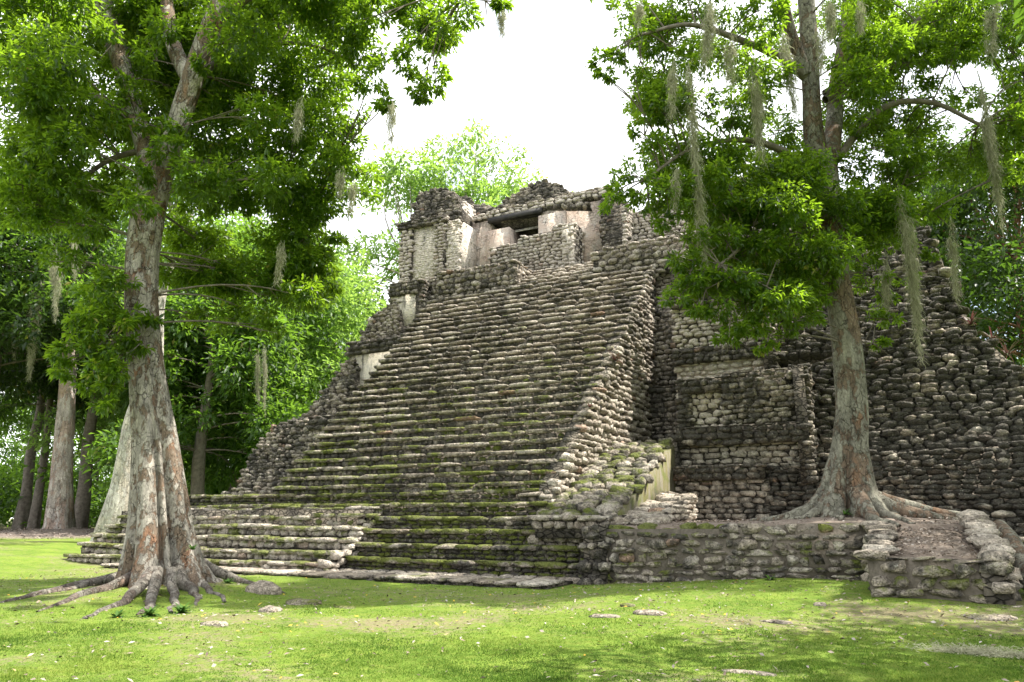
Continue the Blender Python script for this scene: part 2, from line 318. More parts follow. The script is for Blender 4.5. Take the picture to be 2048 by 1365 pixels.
# ------------------------------------------------------------------ masonry
g3 = np.array([[x, y, z] for x in (-1, 0, 1) for y in (-1, 0, 1) for z in (-1, 0, 1) if (x, y, z) != (0, 0, 0)], float)
_id = {tuple(v.astype(int)): k for k, v in enumerate(g3)}
STF = []
for ax in range(3):
    for s in (-1, 1):
        o1, o2 = [(1, 2), (2, 0), (0, 1)][ax]
        for a in (-1, 0):
            for b in (-1, 0):
                q = []
                for da, db in ((0, 0), (1, 0), (1, 1), (0, 1)):
                    v = [0, 0, 0]; v[ax] = s; v[o1] = a + da; v[o2] = b + db; q.append(_id[tuple(v)])
                STF.append(q if s > 0 else q[::-1])
STF = np.array(STF)
_l = (np.abs(g3) ** 7).sum(1) ** (1 / 7); _s = np.linalg.norm(g3, axis=1)
ST_BOX = g3 / _l[:, None] * 1.0; ST_RND = g3 / _s[:, None] * 1.08
STONES = []      # (thing_part, name, verts, colour, score)
def stone(part, name, c, U, Nn, Wv, a, b, h, lich, moss, warm, rnd=.4, mass=1.0, rough=.1):
    T = ST_BOX * (1 - rnd) + ST_RND * rnd
    T = T * (1 + rng.normal(0, rough * .6, (26, 1))) + rng.normal(0, rough * .85, (26, 3))
    for _q in range(3):
        dq = rng.normal(0, 1, 3); dq /= np.linalg.norm(dq); kq = T @ dq; T = T - np.outer(np.maximum(kq - rng.uniform(.78, 1.0), 0), dq)
    T = T * np.stack([1 + rng.normal(0, .10) * T[:, 2], np.ones(26), 1 + rng.normal(0, .10) * T[:, 0]], 1)
    V = c + np.outer(T[:, 0] * a, U) + np.outer(T[:, 1] * b, Nn) + np.outer(T[:, 2] * h, Wv)
    col = np.array([min(1, max(0, rng.beta(2.2, 2.0) * .95)) if rng.random() > .018 else .97, lich + rng.normal(0, .07), moss + rng.normal(0, .05), warm])
    p = proj(c)[0]; vis = (-30 < p[0] < 2078) and (-30 < p[1] < 1395)
    STONES.append((part, name, V, col, (a * h * 4 * (F / p[2]) ** 2 if vis else 0) * mass))
def inside(poly, u, v):
    c = False; n = len(poly)
    for k in range(n):
        x1, y1 = poly[k]; x2, y2 = poly[(k + 1) % n]
        if (y1 > v) != (y2 > v) and u < (x2 - x1) * (v - y1) / (y2 - y1) + x1: c = not c
    return c
def wall(part, name, O, U, Wv, poly, ch=(.11, .2), sw=(.18, .42), dep=.14, pro=.05, lich=.5, moss=.0, warm=.0, rnd=.45, rough=.1, mass=1.0, lsd=0., back=.35, backmat='mortar', core=True, gap=1.0, rec=.07, tilt=.06, yaw=.12, corewarp=0, lichf=None):
    O = np.asarray(O, float); U = np.asarray(U, float); U /= np.linalg.norm(U); Wv = np.asarray(Wv, float); Wv /= np.linalg.norm(Wv)
    if warm >= .9 and backmat == 'mortar': backmat = 'cream'; rec = .012
    Nn = np.cross(U, Wv); us = [p[0] for p in poly]; vs = [p[1] for p in poly]
    v = min(vs); v1 = max(vs)
    while v < v1 - .03:
        h = min(random.uniform(*ch), v1 - v) if v1 - v > ch[0] * .6 else v1 - v
        u = min(us) - random.random() * sw[0]
        while u < max(us):
            wd = random.uniform(*sw) * (1.25 if random.random() < .12 else 1)
            hh = h * random.uniform(.85, 1.12)
            cu, cv = u + wd / 2, v + h / 2 + random.gauss(0, h * .10) + .05 * (float(vnoise(u * .5, v * .5, 0, 9)) - .5)
            if inside(poly, cu, cv):
                t = random.gauss(0, tilt); yw = random.gauss(0, yaw)
                U2 = U * math.cos(t) + Wv * math.sin(t); W2 = Wv * math.cos(t) - U * math.sin(t)
                N2 = Nn * math.cos(yw) + U2 * math.sin(yw); U3 = U2 * math.cos(yw) - Nn * math.sin(yw)
                lf = (lich if lichf is None else lich + lichf(cu, cv)) + random.gauss(0, lsd)
                stone(part, name, O + U * cu + Wv * cv + Nn * (pro - dep + random.gauss(0, pro * .45)), U3, N2, W2, wd / 2 * gap, dep, hh / 2 * gap, lf, moss, warm, rnd, mass, rough)
            u += wd
        v += h
    if core:
        P = np.array([O + U * p[0] + Wv * p[1] - Nn * rec for p in poly])
        V, Fs = prism_vf(P, -Nn * back); CORES.setdefault((part, backmat), Pieces()).add(V, Fs)
class Pieces(Bag):                                   # every core block stays an object of its own
    def __init__(s): s.L = []
    def add(s, V, Fs): b = Bag(); b.add(V, Fs); s.L.append(b)
    def build(s, *a, **k): return [b.build(*a, **k) for b in s.L]
CORES = {}
def core_box(part, *b, mat='mortar'): CORES.setdefault((part, mat), Pieces()).add(*box_vf(*b))
def step(part, x0, x1, y0, z0, z1, tread=.36, courses=1, lich=.4, moss=.2, cw=(.35, .8), lw=(.16, .38), warm=0, mass=1, wav=0.03, tm=0):
    j = lambda s=.012: random.uniform(-s, s)
    core_box(part, x0 + .05 + j(), x1 - .05 + j(), y0 + .14, y0 + tread + .22 + j(), z0 - .22 + j(), z1 - .05 + j())
    U, Nn, Wv = np.array([1., 0, 0]), np.array([0, -1., 0]), np.array([0, 0, 1.]); hr = z1 - z0; hc = min(.125, hr * .42)
    u = x0; ph = random.random() * 50
    while u < x1 - .08:
        wd = min(random.uniform(*cw), x1 - u); wv = wav * 2 * (float(vnoise(u * .6 + ph, y0 * 3)) - .5)
        stone(part, 'step_stone', np.array([u + wd / 2, y0 + tread * .53 - .03 + random.gauss(0, .012), z1 - hc / 2 + wv + random.gauss(0, .007)]), U, Nn, Wv, wd / 2 * 1.03, tread * .58, hc / 2 * random.uniform(1, 1.15), lich - .1, moss + .04 + tm, warm, .05, mass, .035)  # less lichen on caps: the sunlit tread edge is put into their colour
        u += wd
    zz = z0 - .02; hl = (hr - hc + .03) / courses
    for c in range(courses):
        u = x0 + random.random() * .1
        while u < x1 - .05:
            wd = min(random.uniform(*lw), x1 - u)
            stone(part, 'step_stone', np.array([u + wd / 2, y0 + .17 + random.gauss(0, .02), zz + hl / 2]), U, Nn, Wv, wd / 2 * 1.0, .12, hl / 2 * random.uniform(.85, 1.02), lich + .17, moss, warm, .35, mass, .11)  # lichen heavier on risers, putting some of their shade into the colour
            u += wd
        zz += hl
XA, YA, ZA = np.array([1., 0, 0]), np.array([0, 1., 0]), np.array([0, 0, 1.])
pyr = thing('stepped_pyramid', 'great stepped stone pyramid with steep central stairway and ruined temple on top', 'pyramid', (-12.5, 22, 0))
def part(name, th=None, **kw): return obj(name, None, th or pyr, (0, 0, 0), **kw)
# -- low paved slab at the foot
p = part('paved_plinth')
step(p, -20.2, -6.35, 13.85, -.08, .13, 1.0, 1, .35, .12, (.4, .8), mass=1.0)
wall(p, 'paving_stone', (-18.0, 14.6, .125), XA, (0, 1, .015), [(0, 0), (11.6, 0), (11.6, .8), (0, .8)], (.25, .4), (.3, .6), .1, .01, .25, .05, .1, .3, .05, .5, back=.2, tilt=.02, yaw=.02)
# -- projecting stair block on the left, its sunlit look put into paler stone
ZB = [.06, .31, .59, .90, 1.19, 1.47, 1.70]
for k in range(6):
    p = part('block_step'); step(p, -23.2 + .02 * k, -12.62 + random.uniform(-.12, .1), 14.62 + .4 * k, ZB[k], ZB[k + 1], .42, 1, .1, .36, (.3, .75), (.2, .45), .45, wav=.06)
p = part('block_side_wall')
poly = [(0, 0)] + [q for k in range(6) for q in ((.4 * k, ZB[k + 1] - .05), (.4 * k + .4, ZB[k + 1] - .05))] + [(2.4, 0)]
wall(p, 'rubble_stone', (-12.68, 14.7, .02), YA, ZA, poly, (.14, .26), (.2, .42), .16, .06, .05, -.05, .55, .5, .14)
core_box(p, -23.0, -12.8, 16.3, 18.5, -.3, 1.6)
# -- wide lower steps
ZL = [.1 + .335 * k for k in range(7)]
for k in range(6):
    p = part('lower_step')
    xr = [-6.0, -5.95, -5.9, -6.0, -7.7, -7.75][k]; xl = -12.75 if k < 4 else -23.0
    if k == 4: xl = -22.7
    step(p, xl, xr, 15.3 + .36 * k, ZL[k], ZL[k + 1], .40, 2, .42, .42, (.4, 1.0), (.18, .4), 0, wav=.025)
core_box(p, -22.6, -7.8, 17.25, 19.4, .2, 2.02)
# -- corner pier where the lower steps meet the terrace
p = part('corner_pier'); wall(p, 'rubble_stone', (-6.1, 15.16, -.1), XA, ZA, [(0, 0), (.5, 0), (.5, 1.35), (0, 1.3)], (.14, .24), (.18, .34), .2, .08, .55, .12, 0, .6, .15)
# -- main stairway
NS = 30; rs, ts = .3036, .3373
XL = lambda z: -17.35 - .09 * (z - 2.3) - (.06 * (z - 8) if z > 8 else 0); XR = -7.6
for k in range(NS):
    z1 = 2.32 + rs * k; z0 = z1 - rs if k else 2.05
    p = part('stair_step'); up = k / NS
    step(p, XL(z1) + random.uniform(-.06, .06), XR + random.uniform(-.10, .04), 17.2 + ts * k, z0, z1, .37, 1, .41 + .03 * up, .36 - .36 * up, (.4, 1.1), (.14, .36), .08, wav=.02)
p = part('stairway_core')
P = np.array([[XR - .12, 17.5, 1.0], [XR - .12, 17.5, 2.1], [XR - .12, 17.2 + ts * 29.5, 2.0 + rs * 29], [XR - .12, 28.6, 2.0 + rs * 29], [XR - .12, 28.6, 1.0]])
V, Fs = prism_vf(P, np.array([-9.4, 0, 0])); CORES.setdefault((p, 'mortar'), Pieces()).add(V, Fs)
# right flank of the stairway
p = part('stairway_flank')
zt = lambda y: 2.1 + (y - 17.15) / ts * rs
wall(p, 'rubble_stone', (XR + .02, 0, 0), (0, 1, 0), (0, 0, 1), [(17.05, 1.3), (17.05, 2.1), (27.2, zt(27.2)), (27.4, 1.3)], (.13, .25), (.2, .46), .18, .07, .2, -.02, .18, .6, .13, lichf=lambda u, v: .16 * (v > 6) - .1 * (v < 4.5))
# -- summit steps between the two parapets
for k in range(5):
    z0 = 11.12 + .27 * k
    p = part('summit_step'); step(p, -13.85, -10.2, 27.35 + .42 * k, z0, z0 + .27, .45, 1, .35, -.1, (.3, .6), (.2, .4), .2)
p = part('parapet'); wall(p, 'wall_stone', (-17.95, 27.35, 11.0), XA, ZA, [(0, 0), (4.05, 0), (4.05, 1.5), (0, 1.55)], (.16, .3), (.2, .46), .2, .07, .44, -.1, .05, .6, .14, back=1.0)
wall(p, 'wall_stone', (-13.88, 27.4, 11.0), YA, ZA, [(0, 0), (2, 0), (2, 1.5), (0, 1.5)], (.16, .3), (.2, .46), .2, .05, .15, -.2, .3, .6, .14, back=.6)
p = part('parapet'); wall(p, 'wall_stone', (-10.25, 27.35, 10.9), XA, ZA, [(0, 0), (3.9, 0), (3.9, 1.5), (0, 1.42)], (.16, .28), (.25, .55), .2, .06, .28, -.1, .2, .6, .12, back=1.2)
wall(p, 'wall_stone', (-6.35, 27.4, 9.0), YA, ZA, [(0, 0), (3, 0), (3, 3.3), (0, 3.3)], (.16, .28), (.25, .5), .2, .06, .2, -.1, .2, .6, .12, back=.6)
# -- body tiers (left of the stair)
core = part('tier_core')
core_box(core, -22.6, -7.75, 22.3, 46, 0, 5.0); core_box(core, -5.5, -1.9, 22.35, 46, 0, 5.02); core_box(core, -7.8, -5.45, 25.75, 45.9, 0, 5.04); core_box(core, -7.55, -5.62, 21.7, 25.9, 0, 3.5); core_box(core, -20.9, -7.8, 25.1, 43, 5.0, 8.5); core_box(core, -6.3, -3.2, 25.1, 42.9, 5.0, 8.52); core_box(core, -7.9, -6.2, 27.0, 42.8, 5.0, 8.54); core_box(core, -20.35, -5.1, 27.8, 40, 8.5, 10.95); core_box(core, -20.3, -5.15, 29.7, 39.9, 10.9, 12.6)
core_box(core, -22.0, -3.0, 32.3, 39, 12.6, 13.7)
def tier_left(Y, xl, xr, z0, z1, cor, plw=1.3):
    p = part('tier_wall')
    wall(p, 'wall_stone', (xl, Y, z0), XA, ZA, [(0, 0), (xr - xl, 0), (xr - xl, z1 - z0 - cor), (0, z1 - z0 - cor)], (.13, .2), (.2, .45), .12, .03, -.3, -.3, 1, .2, .06)
    CORES.setdefault((p, 'cream'), Pieces()).add(*box_vf(xl + .02, xr, Y - .06, Y + .1, z0, z1 - cor))
    wall(p, 'cornice_stone', (xl - .15, Y - .22, z1 - cor), XA, ZA, [(0, 0), (xr - xl + .15, 0), (xr - xl + .15, cor), (0, cor)], (.18, .26), (.3, .6), .2, .05, .62, -.1, 0, .4, .1, back=.6)
tier_left(22.0, -20.05, -16.5, 2.0, 5.25, .55)
tier_left(24.9, -20.65, -16.5, 5.2, 8.95, .62)
p = part('tier_wall')    # upper pier: panel, dark belt, panel, cornice
for (za, zb, l, wm, pr) in ((8.7, 9.55, -.3, 1, 0), (9.5, 10.15, .45, .1, .18), (10.1, 11.75, -.1, 1, 0), (11.7, 12.35, .45, .1, .2)):
    wall(p, 'wall_stone' if pr == 0 else 'cornice_stone', (-20.55 - pr * .6, 27.4 - pr, za), XA, ZA, [(0, 0), (1.85, 0), (1.85, zb - za), (0, zb - za)], (.14, .22), (.2, .45), .14, .03, l, -.3, wm, .3, .08, back=.6)
for za, zb in ((8.7, 9.52), (10.12, 11.72)): CORES.setdefault((p, 'cream'), Pieces()).add(*box_vf(-20.5, -18.75, 27.35, 27.5, za, zb))
wall(p, 'wall_stone', (-18.7, 27.75, 8.7), XA, ZA, [(0, 0), (.8, 0), (.8, 3.8), (0, 3.8)], (.14, .22), (.2, .42), .14, .03, .5, -.3, .1, .4, .1, back=.5)
wall(p, 'wall_stone', (-18.66, 27.3, 8.7), YA, ZA, [(0, 0), (.7, 0), (.7, 3.6), (0, 3.6)], (.14, .22), (.2, .42), .14, .03, .5, -.3, .1, .4, .1, back=.4)
# rubble slopes rounding the left corners
def slope(part_, px, Yb, zb, bat, U=(1, 0, 0), **k):
    U = np.array(U, float); U /= np.linalg.norm(U); back = np.cross(ZA, U); W_ = ZA + back * bat; W_ /= np.linalg.norm(W_); N_ = np.cross(U, W_)
    O = np.array([0, Yb, zb], float) if len(np.shape(Yb)) == 0 else np.array(Yb, float)
    P = [onP(a, b, O, N_) for a, b in px]; poly = [(float(np.dot(q - O, U)), float(np.dot(q - O, W_))) for q in P]
    wall(part_, 'rubble_stone', O, U, W_, poly, **k)
rub = dict(ch=(.12, .2), sw=(.22, .46), dep=.17, pro=.07, lich=.36, moss=-.12, warm=.08, rnd=.5, rough=.12, back=1.2, rec=.13)
p = part('rubble_slope'); slope(p, [(395, 1000), (545, 1000), (665, 838), (630, 832), (545, 850), (505, 905), (462, 985), (400, 990)], 21.0, 2.1, .38, **rub)
p = part('rubble_slope'); slope(p, [(560, 850), (655, 850), (700, 790), (722, 700), (700, 708), (660, 765), (600, 835)], 23.5, 5.0, .42, **rub)
p = part('rubble_slope'); slope(p, [(690, 710), (800, 700), (800, 600), (782, 602), (735, 640), (712, 690)], 26.5, 8.6, .3, **rub)
# -- temple
p = part('temple_pier')
wall(p, 'wall_stone', (-22.2, 30.05, 13.1), XA, ZA, [(0, 0), (.75, 0), (.75, 3.4), (0, 3.4)], (.13, .2), (.2, .4), .14, .04, .08, -.4, .7, .3, .1, back=2.5)
wall(p, 'wall_stone', (-21.5, 30.25, 13.1), XA, ZA, [(0, 0), (1.6, 0), (1.6, 3.4), (0, 3.4)], (.1, .15), (.22, .45), .12, .015, -.25, -.4, 1, .2, .06, back=2.3)
wall(p, 'wall_stone', (-19.95, 30.0, 13.1), XA, ZA, [(0, 0), (.6, 0), (.6, 3.6), (0, 3.6)], (.13, .2), (.2, .36), .16, .05, .2, -.4, .5, .4, .1, back=2.4)
wall(p, 'wall_stone', (-19.3, 30.15, 13.1), XA, ZA, [(0, 0), (.75, 0), (.75, 3.3), (0, 3.3)], (.1, .16), (.2, .36), .14, .04, -.25, -.4, 1, .3, .1, back=2.4)
wall(p, 'wall_stone', (-18.62, 30.2, 13.1), YA, ZA, [(0, 0), (1.9, 0), (1.9, 3.2), (0, 3.35)], (.13, .22), (.2, .42), .15, .05, -.15, -.4, .7, .4, .12, back=.8)
wall(p, 'cornice_stone', (-22.35, 29.9, 16.4), XA, ZA, [(0, 0), (3.1, 0), (3.1, .35), (0, .4)], (.15, .2), (.3, .6), .2, .05, .5, -.3, .1, .4, .1, back=2.4)
wall(p, 'cornice_stone', (-22.6, 29.8, 12.4), XA, ZA, [(0, 0), (4.4, 0), (4.4, .8), (0, .8)], (.15, .25), (.3, .6), .2, .04, .5, -.3, .1, .4, .1, back=2.6)
p = part('roof_mound')    # rubble vault over the left room
PX = [(822, 440), (828, 408), (838, 388), (862, 377), (890, 375), (912, 385), (918, 410), (916, 445)]
slope(p, PX, 30.3, 16.6, .35, **{**rub, 'lich': .5, 'ch': (.1, .16), 'sw': (.25, .5), 'back': 2.0, 'moss': -.3})
wall(p, 'wall_stone', (-18.9, 30.9, 16.2), (-.12, 1, 0), ZA, [(0, 0), (2.4, 0), (2.3, 1.4), (1.5, 1.9), (.6, 1.8), (.1, 1.2)], (.12, .2), (.2, .4), .13, .03, -.3, -.4, 1, .25, .08, back=.5)
slope(p, [(905, 445), (915, 392), (935, 392), (950, 408), (985, 412), (1000, 425), (990, 445)], 32.6, 16.7, .55, **{**rub, 'lich': .5, 'ch': (.1, .16), 'sw': (.25, .5), 'back': 1.6, 'moss': -.3})
p = part('temple_wall')   # back wall with the doorway
bw = dict(ch=(.13, .2), sw=(.25, .5), dep=.12, pro=.02, lich=0, moss=-.4, warm=.95, rnd=.25, rough=.05, back=.8)
CORES.setdefault((p, 'plaster'), Pieces()).add(*box_vf(-19.0, -17.65, 31.95, 32.9, 12.9, 16.85))
CORES[(p, 'plaster')].add(*box_vf(-14.72, -11.3, 31.97, 32.9, 12.9, 16.72))
CORES[(p, 'plaster')].add(*box_vf(-17.7, -16.4, 31.6, 32.7, 12.9, 16.1)); CORES[(p, 'plaster')].add(*box_vf(-14.8, -13.3, 31.75, 32.7, 12.9, 16.45))
wall(p, 'wall_stone', (-18.7, 31.8, 16.9), XA, ZA, [(0, 0), (7.6, 0), (7.6, .45), (0, .4)], (.14, .22), (.25, .55), .2, .05, -.1, -.4, .85, .35, .1, back=1.0)
core_box(p, -17.6, -14.7, 33.3, 33.5, 12.9, 17)
p = part('lintel'); 
for k in range(4): 
    b = obj('beam', mesh('beam', *box_vf(-17.75, -14.6, 31.7 + .28 * k, 31.9 + .28 * k, 16.62 - .004 * k, 16.88 - .004 * k), M['beam'], False), p)
for k in range(2): obj('rail', mesh('rail', *box_vf(-17.6, -14.7, 32.3 + .3 * k, 32.36 + .3 * k, 16.05 + .2 * k, 16.11 + .2 * k), M['bark_w'], False), p)
p = part('roof_mound')
slope(p, [(985, 430), (1000, 408), (1040, 380), (1090, 360), (1130, 375), (1170, 398), (1180, 412), (1085, 418), (1000, 440)], 32.0, 17.2, .45, **{**rub, 'lich': .45, 'ch': (.1, .16), 'sw': (.25, .52), 'back': 1.8, 'moss': -.3})
p = part('forecourt_wall')
wall(p, 'wall_stone', (-17.0, 30.6, 12.5), XA, ZA, [(0, 0), (4.6, 0), (4.6, 2.75), (3.5, 2.75), (3.4, 2.5), (1.8, 2.5), (1.6, 2.2), (0, 2.2)], (.12, .19), (.22, .46), .14, .05, .15, -.4, .5, .35, .12, back=1.0)
wall(p, 'wall_stone', (-12.4, 30.6, 12.5), YA, ZA, [(0, 0), (1.3, 0), (1.3, 2.7), (0, 2.7)], (.13, .22), (.2, .4), .15, .05, -.2, -.4, .9, .4, .12, back=.6)
p = part('temple_pier')
wall(p, 'wall_stone', (-11.3, 31.4, 12.6), XA, ZA, [(0, 0), (1.3, 0), (1.3, 3.6), (.3, 4.0), (0, 4.1)], (.13, .2), (.2, .42), .14, .04, .55, -.4, .1, .4, .1, back=1.4)
wall(p, 'wall_stone', (-10.0, 31.4, 12.6), YA, ZA, [(0, 0), (2, 0), (2, 3.2), (0, 3.6)], (.13, .2), (.2, .42), .14, .04, -.2, -.4, .8, .3, .1, back=1.0)
wall(p, 'wall_stone', (-10.0, 32.4, 12.6), XA, ZA, [(0, 0), (7.5, 0), (7.5, 3.9), (3.5, 4.2), (0, 3.3)], (.13, .2), (.2, .5), .14, .04, .05, -.4, .7, .3, .1, back=2)
# -- right of the stair: recessed body walls
def band(p, nm, x0, x1, Y, z0, z1, lich, warm, pro=.03, moss=0., mat='mortar', **k): wall(p, nm, (x0, Y, z0), XA, ZA, [(0, 0), (x1 - x0, 0), (x1 - x0, z1 - z0), (0, z1 - z0)], (.12, .2), (.2, .46), .14, pro, lich - .16 * (warm > .25), moss, min(1, warm * 1.3), .25, .08, back=.6, **k)
p = part('tier_wall')
band(p, 'wall_stone', -5.9, -3.1, 21.5, .6, 2.45, .34, .2, moss=.08); band(p, 'cornice_stone', -6.0, -3.2, 21.3, 2.42, 2.85, .62, 0, .05, .1)
band(p, 'wall_stone', -5.6, -1.85, 22.0, 2.6, 3.5, .36, .3); band(p, 'cornice_stone', -5.65, -1.95, 21.7, 3.45, 4.0, .66, 0, .05, .12)
band(p, 'wall_stone', -5.6, -5.2, 21.95, 3.9, 5.5, .5, .05); band(p, 'wall_stone', -7.8, -5.4, 25.6, 3.2, 6.0, .5, .1); band(p, 'wall_stone', -5.25, -4.2, 22.15, 3.95, 5.1, .02, .65, moss=-.05); band(p, 'wall_stone', -4.25, -2.3, 21.95, 3.9, 5.6, .42, .1)
band(p, 'cornice_stone', -5.5, -4.1, 21.9, 5.05, 5.5, .6, 0)
p = part('tier_wall')
band(p, 'wall_stone', -6.35, -3.0, 24.9, 5.3, 6.6, .3, .75, backmat='plaster'); band(p, 'cornice_stone', -6.35, -3.1, 24.7, 6.55, 7.1, .55, .1); band(p, 'wall_stone', -6.35, -3.4, 24.9, 7.05, 8.6, .35, .55); band(p, 'cornice_stone', -6.35, -3.4, 24.65, 8.55, 9.1, .6, 0)
p = part('tier_wall')
band(p, 'wall_stone', -7.7, -4.8, 27.7, 8.9, 12.3, .3, .4); band(p, 'wall_stone', -7.8, -6.2, 26.8, 5.2, 9.2, .42, .2)
rr = dict(ch=(.11, .18), sw=(.24, .5), dep=.2, pro=.085, lich=.66, moss=-.02, warm=.0, rnd=.5, rough=.13, back=1.6, gap=1.03, rec=.15, lsd=.16)
p = part('rubble_slope'); slope(p, [(1520, 1075), (2400, 1085), (2400, 866), (1640, 910), (1540, 935)], 21.4, .8, .25, **rr)
p = part('rubble_slope'); slope(p, [(1590, 915), (2300, 884), (2180, 860), (2110, 800), (2048, 745), (1985, 685), (1935, 660), (1780, 655), (1640, 720), (1560, 735), (1600, 860)], 22.4, 3.3, .5, **rr)
p = part('rubble_slope'); slope(p, [(1500, 720), (1945, 670), (1925, 620), (1885, 530), (1845, 450), (1700, 420), (1430, 520), (1450, 620)], 24.9, 6.5, .6, **rr)
p = part('tier_wall'); wall(p, 'rubble_stone', (-1.88, 21.6, 2.3), YA, ZA, [(0, 0), (2, 0), (2, 3.3), (.3, 3.3)], (.14, .2), (.2, .44), .15, .05, .5, .05, 0, .5, .12, back=.3); wall(p, 'rubble_stone', (-3.0, 24.5, 5.2), YA, ZA, [(0, 0), (2, 0), (2, 3.8), (.2, 3.8)], (.14, .2), (.2, .44), .15, .05, .5, 0, 0, .5, .12, back=.3)
p = part('rubble_slope'); XE = float(onY(2400, 900, 21.9)[0])
wall(p, 'rubble_stone', (XE, 21.7, .3), YA, (-.2, 0, 1), [(0, 0), (9, 0), (9, 3.0), (.6, 3.0)], **{**rr, 'ch': (.15, .24), 'sw': (.3, .6)})
p = part('low_ledge'); band(p, 'wall_stone', 1.5, 7.0, 20.2, .1, .75, .2, .4); step(p, 1.5, 7, 20.05, .7, .95, .5, 1, .2, .05)
# -- stone ramps beside the stair
def ramp(nm, x0, x1, y0, z0, y1, z1, lich, moss, **k):
    p = part(nm); Wd = np.array([0, y1 - y0, z1 - z0]); ln = np.linalg.norm(Wd)
    wall(p, 'ramp_stone', (x0, y0, z0), XA, Wd, [(0, 0), (x1 - x0, 0), (x1 - x0, ln), (0, ln)], (.2, .34), (.28, .6), .12, .05, lich, moss, .1, .45, .12, tilt=.15, core=False)
    P = np.array([[x1 - .04, y0 + .25, .3], [x1 - .04, y0 + .25, z0 - .06], [x1 - .04, y1, z1 - .14], [x1 - .04, y1, .3]]); V, Fs = prism_vf(P, np.array([x0 - x1 + .1, 0, 0])); CORES.setdefault((p, 'mossy'), Pieces()).add(V, Fs)
    return p
ramp('ramp', -7.55, -5.65, 16.0, 1.42, 21.6, 3.62, .34, .34)
p = ramp('ramp', -5.6, -4.75, 15.95, 1.30, 19.7, 2.0, .12, .15)
wall(p, 'rubble_stone', (-4.72, 16.0, .9), YA, ZA, [(0, 0), (3.7, 0), (3.7, 1.08), (0, .38)], (.12, .2), (.16, .34), .14, .05, .02, .0, .3, .55, .13)
wall(p, 'rubble_stone', (-5.55, 15.9, 1.0), XA, ZA, [(0, 0), (.8, 0), (.8, .3), (0, .3)], (.1, .16), (.16, .34), .14, .05, .1, .2, .2, .55, .13)
p = part('stone_bench'); wall(p, 'rubble_stone', (-7.7, 15.98, .7), XA, ZA, [(0, 0), (2.2, 0), (2.2, .75), (0, .75)], (.12, .2), (.2, .45), .15, .05, .25, .2, .1, .4, .12); step(p, -7.55, -5.7, 15.62, 1.15, 1.44, .8, 1, .1, .2, (.35, .8)); 
step(p, -8.6, -7.65, 17.0, 1.45, 2.05, .5, 2, .3, .1)
# ------------------------------------------------------------------ terrace with its retaining wall, and the sloping stub
ter = thing('retaining_wall', 'low mossy rubble retaining wall holding the earth terrace under the right tree', 'wall', (-3.2, 15.3, 0))
p = part('wall_face', ter)
wall(p, 'wall_stone', (-5.85, 15.3, -.05), XA, ZA, [(0, 0), (5.5, .2), (5.5, 1.3), (5.2, 1.36), (4.4, 1.34), (2.5, 1.22), (0, 1.2)], (.11, .22), (.16, .5), .18, .03, .38, .3, .1, .25, .15, 1.6, back=.5, rec=.05, backmat='mud')
wall(p, 'cap_stone', (-5.7, 15.45, 1.15), XA, (0, 1, .1), [(0, 0), (5.3, 0), (5.3, .3), (0, .3)], (.28, .32), (.3, .65),   .12, .08, .3, .8, .1, .4, .1, 1.0, back=.2, backmat='mud')
def tz(x, y): return 1.2 + .08 * sst(15.3, 17, y) + .16 * np.exp(-((x + .95) ** 2 + (y - 17) ** 2) / 1.6) + (fbm(x * 1.5, y * 1.5, seed=21) - .5) * .08 + .05 * sst(-5, -1, x)
TX, TY = np.meshgrid(np.linspace(-5.8, 6.5, 62), np.linspace(15.36, 22.5, 36), indexing='ij')
TV = np.stack([TX, TY, tz(TX, TY) - 1.9 * sst(1.3, 2.3, TX) - .5 * (TY < 15.4)], -1).reshape(-1, 3); i = (np.arange(61)[:, None] * 36 + np.arange(35)[None, :]).ravel()
obj('terrace_earth', mesh('terrace_earth', TV, np.stack([i, i + 36, i + 37, i + 1], 1), M['earth']), ter)
stub = thing('stone_ramp', 'short sloping ramp of big rough blocks with fallen leaves between two kerbs', 'ramp', (.45, 13, 0))
p = part('front_face', stub); wall(p, 'ramp_stone', (-.5, 12.95, -.12), XA, ZA, [(0, .1), (1.85, 0), (1.85, .9), (1.5, .9), (.3, .93), (0, .93)], (.13, .22), (.26, .6), .24, .06, .36, .3, .05, .35, .15, 3, back=.5, rec=.05, backmat='mud')
p = part('kerb', stub)
for k in range(7):
    y = 13.05 + .37 * k; z = .82 + .075 * k
    stone(p, 'kerb_stone', np.array([-.33 + random.gauss(0, .04), y + .1, z]), XA, -YA, ZA, .25, .22, .085, .2, .1, .2, .45, 3, .14)
    stone(p, 'kerb_stone', np.array([-.36 + random.gauss(0, .04), y + .2, z - .22]), XA, -YA, ZA, .23, .24, .11, .25, .15, .2, .45, 3, .14)
p = part('kerb', stub)
for k in range(9):
    y = 13.02 + .37 * k; z = .84 + .075 * k
    stone(p, 'kerb_stone', np.array([1.2 + random.gauss(0, .04), y + .1, z]), XA, -YA, ZA, .24, .22, .09, .2, .08, .3, .45, 3, .14)
wall(p, 'rubble_stone', (1.4, 12.95, -.1), YA, ZA, [(0, 0), (3.4, .2), (3.4, 1.4), (0, .85)], (.16, .25), (.26, .5), .18, .06, .3, .05, .1, .5, .13, 1.5)
P = np.array([[-.2, 13.15, -.2], [-.2, 13.15, .78], [-.2, 15.75, 1.225], [-.2, 15.75, -.2]]); V, Fs = prism_vf(P, np.array([1.35, 0, 0])); CORES.setdefault((part('earth_fill', stub), 'earth'), Pieces()).add(V, Fs)
